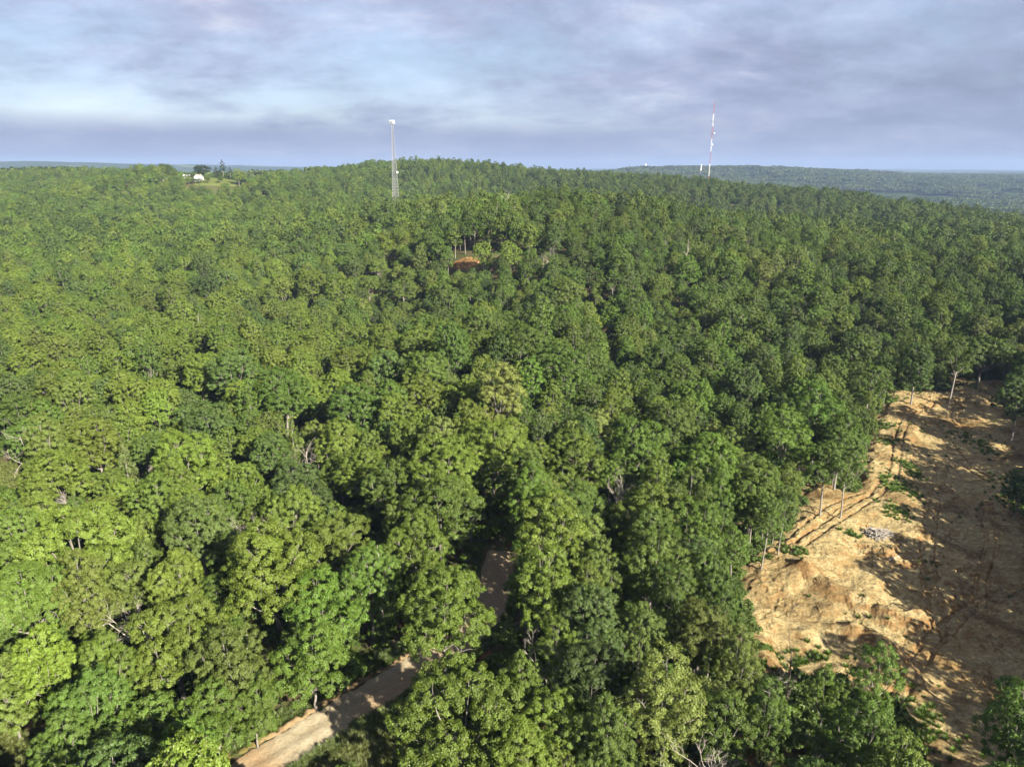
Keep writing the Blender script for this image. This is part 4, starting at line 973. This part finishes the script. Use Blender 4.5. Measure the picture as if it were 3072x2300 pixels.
def striped_mast():
    Yd = 1000.0; b0 = at_depth(2125, 548, Yd); top = at_depth(2142, 305, Yd)[2]; g0 = H(b0[0], b0[1]); zA = at_depth(2125, 546, Yd)[2]-g0; Ht = top-g0
    root = empty('striped_mast', (b0[0], b0[1], g0-0.3))
    full = [305, 341, 378, 416, 454, 491, 528, 575]; cuts = [at_depth(2130, q, Yd)[2]-g0 for q in full]; cuts[-1] = 0.0; cuts[0] = Ht
    for i in range(len(cuts)-1):
        z0, z1 = cuts[i+1], cuts[i]; b = MB(); wd = 0.75 if i else 0.4
        for k in range(3):
            a = rad(20+120*k); c = rad(140+120*k)
            b.tube([(wd*math.cos(a), wd*math.sin(a), z0), (wd*math.cos(a), wd*math.sin(a), z1)], [.085, .085], 5, False)
            n_ = max(4, int((z1-z0)/1.7)); zz_ = np.linspace(z0, z1, n_)
            for j in range(n_-1):
                p_, q_ = (a, c) if j % 2 else (c, a)
                b.tube([(wd*math.cos(p_), wd*math.sin(p_), zz_[j]), (wd*math.cos(q_), wd*math.sin(q_), zz_[j+1])], [.05, .05], 4, False)
                b.tube([(wd*math.cos(a), wd*math.sin(a), zz_[j]), (wd*math.cos(c), wd*math.sin(c), zz_[j])], [.05, .05], 4, False)
        o = link('mast_section', b.mesh('mast_section', M_RED if i % 2 == 0 else M_WHITE), root); o['label'] = 'red painted lattice section' if i % 2 == 0 else 'white painted lattice section'
    pm = MB(); pm.box((0, 0, 0), (.3, .4, 2.2)); pmesh = pm.mesh('antenna_panel', M_DARK)
    for q in (364, 401):
        z = at_depth(2135, q, Yd)[2]-g0
        for k in range(6): a = rad(60*k+15); link('antenna_panel', pmesh, root, (1.9*math.cos(a), 1.9*math.sin(a), z), a)
        b = MB()
        for k in range(6): a = rad(60*k+15); b.tube([(0, 0, z), (1.9*math.cos(a), 1.9*math.sin(a), z)], [.09, .09], 4, False)
        link('antenna_mount', b.mesh('antenna_mount', M_STEEL), root)
    for q, dx in ((434, .9), (400, 2.2)):
        z = at_depth(2132, q, Yd)[2]-g0; b = MB(); b.tube([(dx, -1.2, z), (dx, -1.6, z), (dx, -2.0, z)], [.4, .9, .95], 12); link('dish_antenna', b.mesh('dish_antenna', M_WHITE, True), root)
    return tag(root, 'tall thin red and white striped radio mast on the right ridge', 'mast')
striped_mast()
def pole(px_, ptop, pbot, Yd, lab, r=0.16):
    b0 = at_depth(px_, pbot, Yd); g0 = H(b0[0], b0[1]); top = at_depth(px_, ptop, Yd)[2]; Ht = top-g0
    root = empty('utility_pole', (b0[0], b0[1], g0-0.3)); b = MB(); b.tube([(0, 0, 0), (0, 0, Ht*.5), (0, 0, Ht)], [r*1.3, r*1.1, r*.8], 8); link('pole_shaft', b.mesh('pole_shaft', M_DEAD, True), root)
    b = MB(); b.box((0, 0, Ht-0.7), (1.6, .14, .16)); b.tube([(-.7, 0, Ht-.6), (-.7, 0, Ht-.3)], [.06, .06], 6); b.tube([(.7, 0, Ht-.6), (.7, 0, Ht-.3)], [.06, .06], 6); link('crossarm', b.mesh('crossarm', M_STEEL), root)
    return tag(root, lab, 'pole')
pole(1076, 600, 640, 600, 'slim pale pole rising from trees left of the lattice tower', 0.14)
c = hit(42, 1600, 8); pole(42, 1535, 1600, c[1], 'short pale pole top at the left edge among tree crowns', 0.10)
def water_tower(px_, ptop, pbot, Yd, lab, stand):
    b0 = at_depth(px_, pbot, Yd); g0 = H(b0[0], b0[1]); top = at_depth(px_, ptop, Yd)[2]; Ht = max(16.0, top-g0); root = empty('water_tower', (b0[0], b0[1], g0-0.5))
    b = MB()
    if stand: b.tube([(0, 0, 0), (0, 0, Ht*.93), (0, 0, Ht*.97), (0, 0, Ht)], [2.3, 2.3, 1.6, .3], 16)
    else:
        th = np.linspace(-1.5, 1.5, 9); R = 6.0; b.tube([(0, 0, Ht-R*.8+R*.8*math.sin(t)) for t in th], [max(.3, R*math.cos(t)) for t in th], 16)
    link('tank', b.mesh('tank', M_WHITE, True), root)
    b = MB()
    if stand: b.tube([(2.45, 0, 0), (2.45, 0, Ht*.93)], [.15, .15], 5)
    else: b.tube([(0, 0, 0), (0, 0, Ht-8)], [1.6, 1.2], 10)
    link('ladder' if stand else 'stem', b.mesh('ladder', M_STEEL if stand else M_WHITE), root)
    return tag(root, lab, 'water tower')
water_tower(2103, 492, 510, 3300, 'white cylindrical water tank on the far ridge beside the mast', True)
water_tower(1936, 492, 506, 3500, 'tiny white ball-shaped water tower on the far ridge', False)

# ------------------------------------------------------------------ hilltop house and sheds
def house():
    p = at_depth(597, 541, 800); g0 = H(p[0], p[1]); root = empty('farmhouse', (p[0], p[1], g0+0.35), rad(-12)); root.scale = (.8, .8, .8); wd, ln, he, rg = 7.2, 10.5, 4.4, 7.6
    v = [(-wd/2, -ln/2, -1), (wd/2, -ln/2, -1), (wd/2, ln/2, -1), (-wd/2, ln/2, -1), (-wd/2, -ln/2, he), (wd/2, -ln/2, he), (wd/2, ln/2, he), (-wd/2, ln/2, he), (0, -ln/2, rg), (0, ln/2, rg)]
    me = bpy.data.meshes.new('wall'); me.from_pydata(v, [], [(0, 1, 5, 8, 4), (2, 3, 7, 9, 6), (1, 2, 6, 5), (3, 0, 4, 7), (4, 8, 9, 7), (8, 5, 6, 9)]); me.materials.append(M_WHITE); link('wall', me, root)
    b = MB(); sl_ = math.atan2(rg-he, wd/2); ll = math.hypot(rg-he, wd/2)+.5
    for s_ in (-1, 1):
        R_ = Matrix.Rotation(s_*sl_, 4, 'Y'); b.box((s_*(wd/4+.12), 0, (he+rg)/2+.08), (ll, ln+.8, .18), R_)
    rf = link('roof', b.mesh('roof', M_ROOF), root); b = MB(); b.box((1.0, 1.5, rg+.3), (.8, .8, 2.2)); link('chimney', b.mesh('chimney', M_ORANGE), rf)
    wm = MB(); wm.box((0, 0, 0), (1.1, .08, 1.5)); wmesh = wm.mesh('window', M_GLASS)
    for x_, z_ in ((0, 4.6), (-2.2, 1.5), (2.2, 1.5)):
        wn = link('window', wmesh, root, (x_, -ln/2-.05, z_)); f = MB()
        for dx, dz, sx, sz in ((-.62, 0, .14, 1.8), (.62, 0, .14, 1.8), (0, .82, 1.1, .14), (0, -.82, 1.1, .14)): f.box((dx, -.03, dz), (sx, .12, sz))
        link('frame', f.mesh('frame', M_WHITE), wn)
    for y_ in (-3, 0, 3): link('window', wmesh, root, (wd/2+.05, y_, 1.6), rad(90))
    b = MB(); b.box((0, -ln/2-.05, 0.55), (1.1, .08, 2.3)); link('door', b.mesh('door', M_DARK), root)
    b = MB(); b.box((0, -ln/2-1.3, 2.55), (wd+1.5, 2.4, .18)); link('porch_roof', b.mesh('porch_roof', M_ROOF), root)
    for x_ in (-3.9, -1.4, 1.4, 3.9): b = MB(); b.box((x_, -ln/2-2.3, .7), (.18, .18, 3.5)); link('porch_post', b.mesh('porch_post', M_WHITE), root)
    return tag(root, 'white gabled farmhouse with dark windows beside the hilltop lawn', 'house')
house()
def shed(px_, py_, Yd, wd, ln, he, lab, roofm):
    p = at_depth(px_, py_, Yd); g0 = H(p[0], p[1]); root = empty('shed', (p[0], p[1], g0), rad(15)); b = MB(); b.box((0, 0, he/2-.5), (wd, ln, he+1)); link('wall', b.mesh('wall', M_WHITE), root)
    b = MB()
    for s_ in (-1, 1): b.box((0, s_*ln/4, he+.75), (wd+.6, ln/2/math.cos(.45)+.3, .16), Matrix.Rotation(-s_*.45, 4, 'X'))
    link('roof', b.mesh('roof', roofm), root); b = MB(); b.box((0, -ln/2-.04, 1.1), (1.4, .08, 2.2)); link('door', b.mesh('door', M_DARK), root)
    return tag(root, lab, 'shed')
shed(562, 541, 812, 7, 5, 3.0, 'low white outbuilding behind trees left of the farmhouse', M_WHITE)
shed(497, 538, 800, 5, 4, 2.8, 'small white shed among trees far left of the farmhouse', M_WHITE)

# big dark trees round the house
HT = [(606, 512, 24, 'oak', 'dark', 'large dark round tree behind the white farmhouse'), (495, 510, 20, 'oak', 'green', 'green round tree on the skyline left of the farmhouse'), (668, 508, 26, 'cedar', 'dark', 'tall dark conifer on the skyline behind the lawn'),
      (648, 518, 20, 'cedar', 'dark', 'shorter dark conifer beside the tallest skyline conifer'), (690, 520, 20, 'cedar', 'dark', 'dark conifer right of the tallest skyline conifer'), (572, 530, 16, 'oak', 'dull', 'brownish tree standing in front of the low outbuilding'), (578, 543, 9, 'bushy', 'dark', 'small dark shrub at the corner of the farmhouse'),
      (540, 545, 13, 'oak', 'blue', 'bluish green tree between the two white sheds'), (728, 550, 14, 'oak', 'dark', 'dark round tree at the right end of the hilltop lawn'), (600, 551, 9, 'bushy', 'green', 'low green bush in front of the white farmhouse'), (625, 553, 8, 'oak', 'olive', 'small olive tree at the left front of the hilltop lawn'), (662, 552, 9, 'oak', 'green', 'small green tree at the front edge of the hilltop lawn')]
g_ = np.random.default_rng(77)
for px_, py_, r, kind, col, lab in HT:
    Yd = 785 if py_ > 541 else (800 if py_ > 525 else 840); p = at_depth(px_, py_, Yd); z = H(p[0], p[1]); v = int(g_.integers(0, 3)); cm, tm, R, zm, zt = NEAR[kind][v]
    sx = (r/FPX*Yd)/R*(1.0 if kind != 'cedar' else 0.95); sz = max(0.5, (p[2]-z)/zm)
    root = empty('cedar_tree' if kind == 'cedar' else 'broadleaf_tree', (p[0], p[1], z-.05), g_.uniform(0, 6)); root.scale = (sx, sx, sz)
    link('trunk', tm, root); c_ = link('crown', cm, root); c_['leafcol'] = [*(q*(0.55 if col == 'dark' else 0.9) for q in PAL[col]), 1.0]
    tag(root, lab, 'tree', 'trees round the hilltop house')

# ------------------------------------------------------------------ air
m, t = new_mat('haze'); pv = N(t, 'ShaderNodeVolumePrincipled'); pv.inputs['Color'].default_value = (0.27, 0.37, 0.58, 1); pv.inputs['Density'].default_value = 0.00010; pv.inputs['Anisotropy'].default_value = 0.0
o = N(t, 'ShaderNodeOutputMaterial'); L(t, pv.outputs[0], o.inputs['Volume'])
try: m.cycles.homogeneous_volume = True
except Exception: pass
lo_z = float(gz.min())-3; hi_z = 215.0
b = MB(); b.box((0, 0, (lo_z+hi_z)/2), (34000, 34000, hi_z-lo_z)); hz_o = link('haze', b.mesh('haze', m)); setting(hz_o, 'stuff', 'thin bluish morning haze over the hills'); hz_o.display_type = 'WIRE'
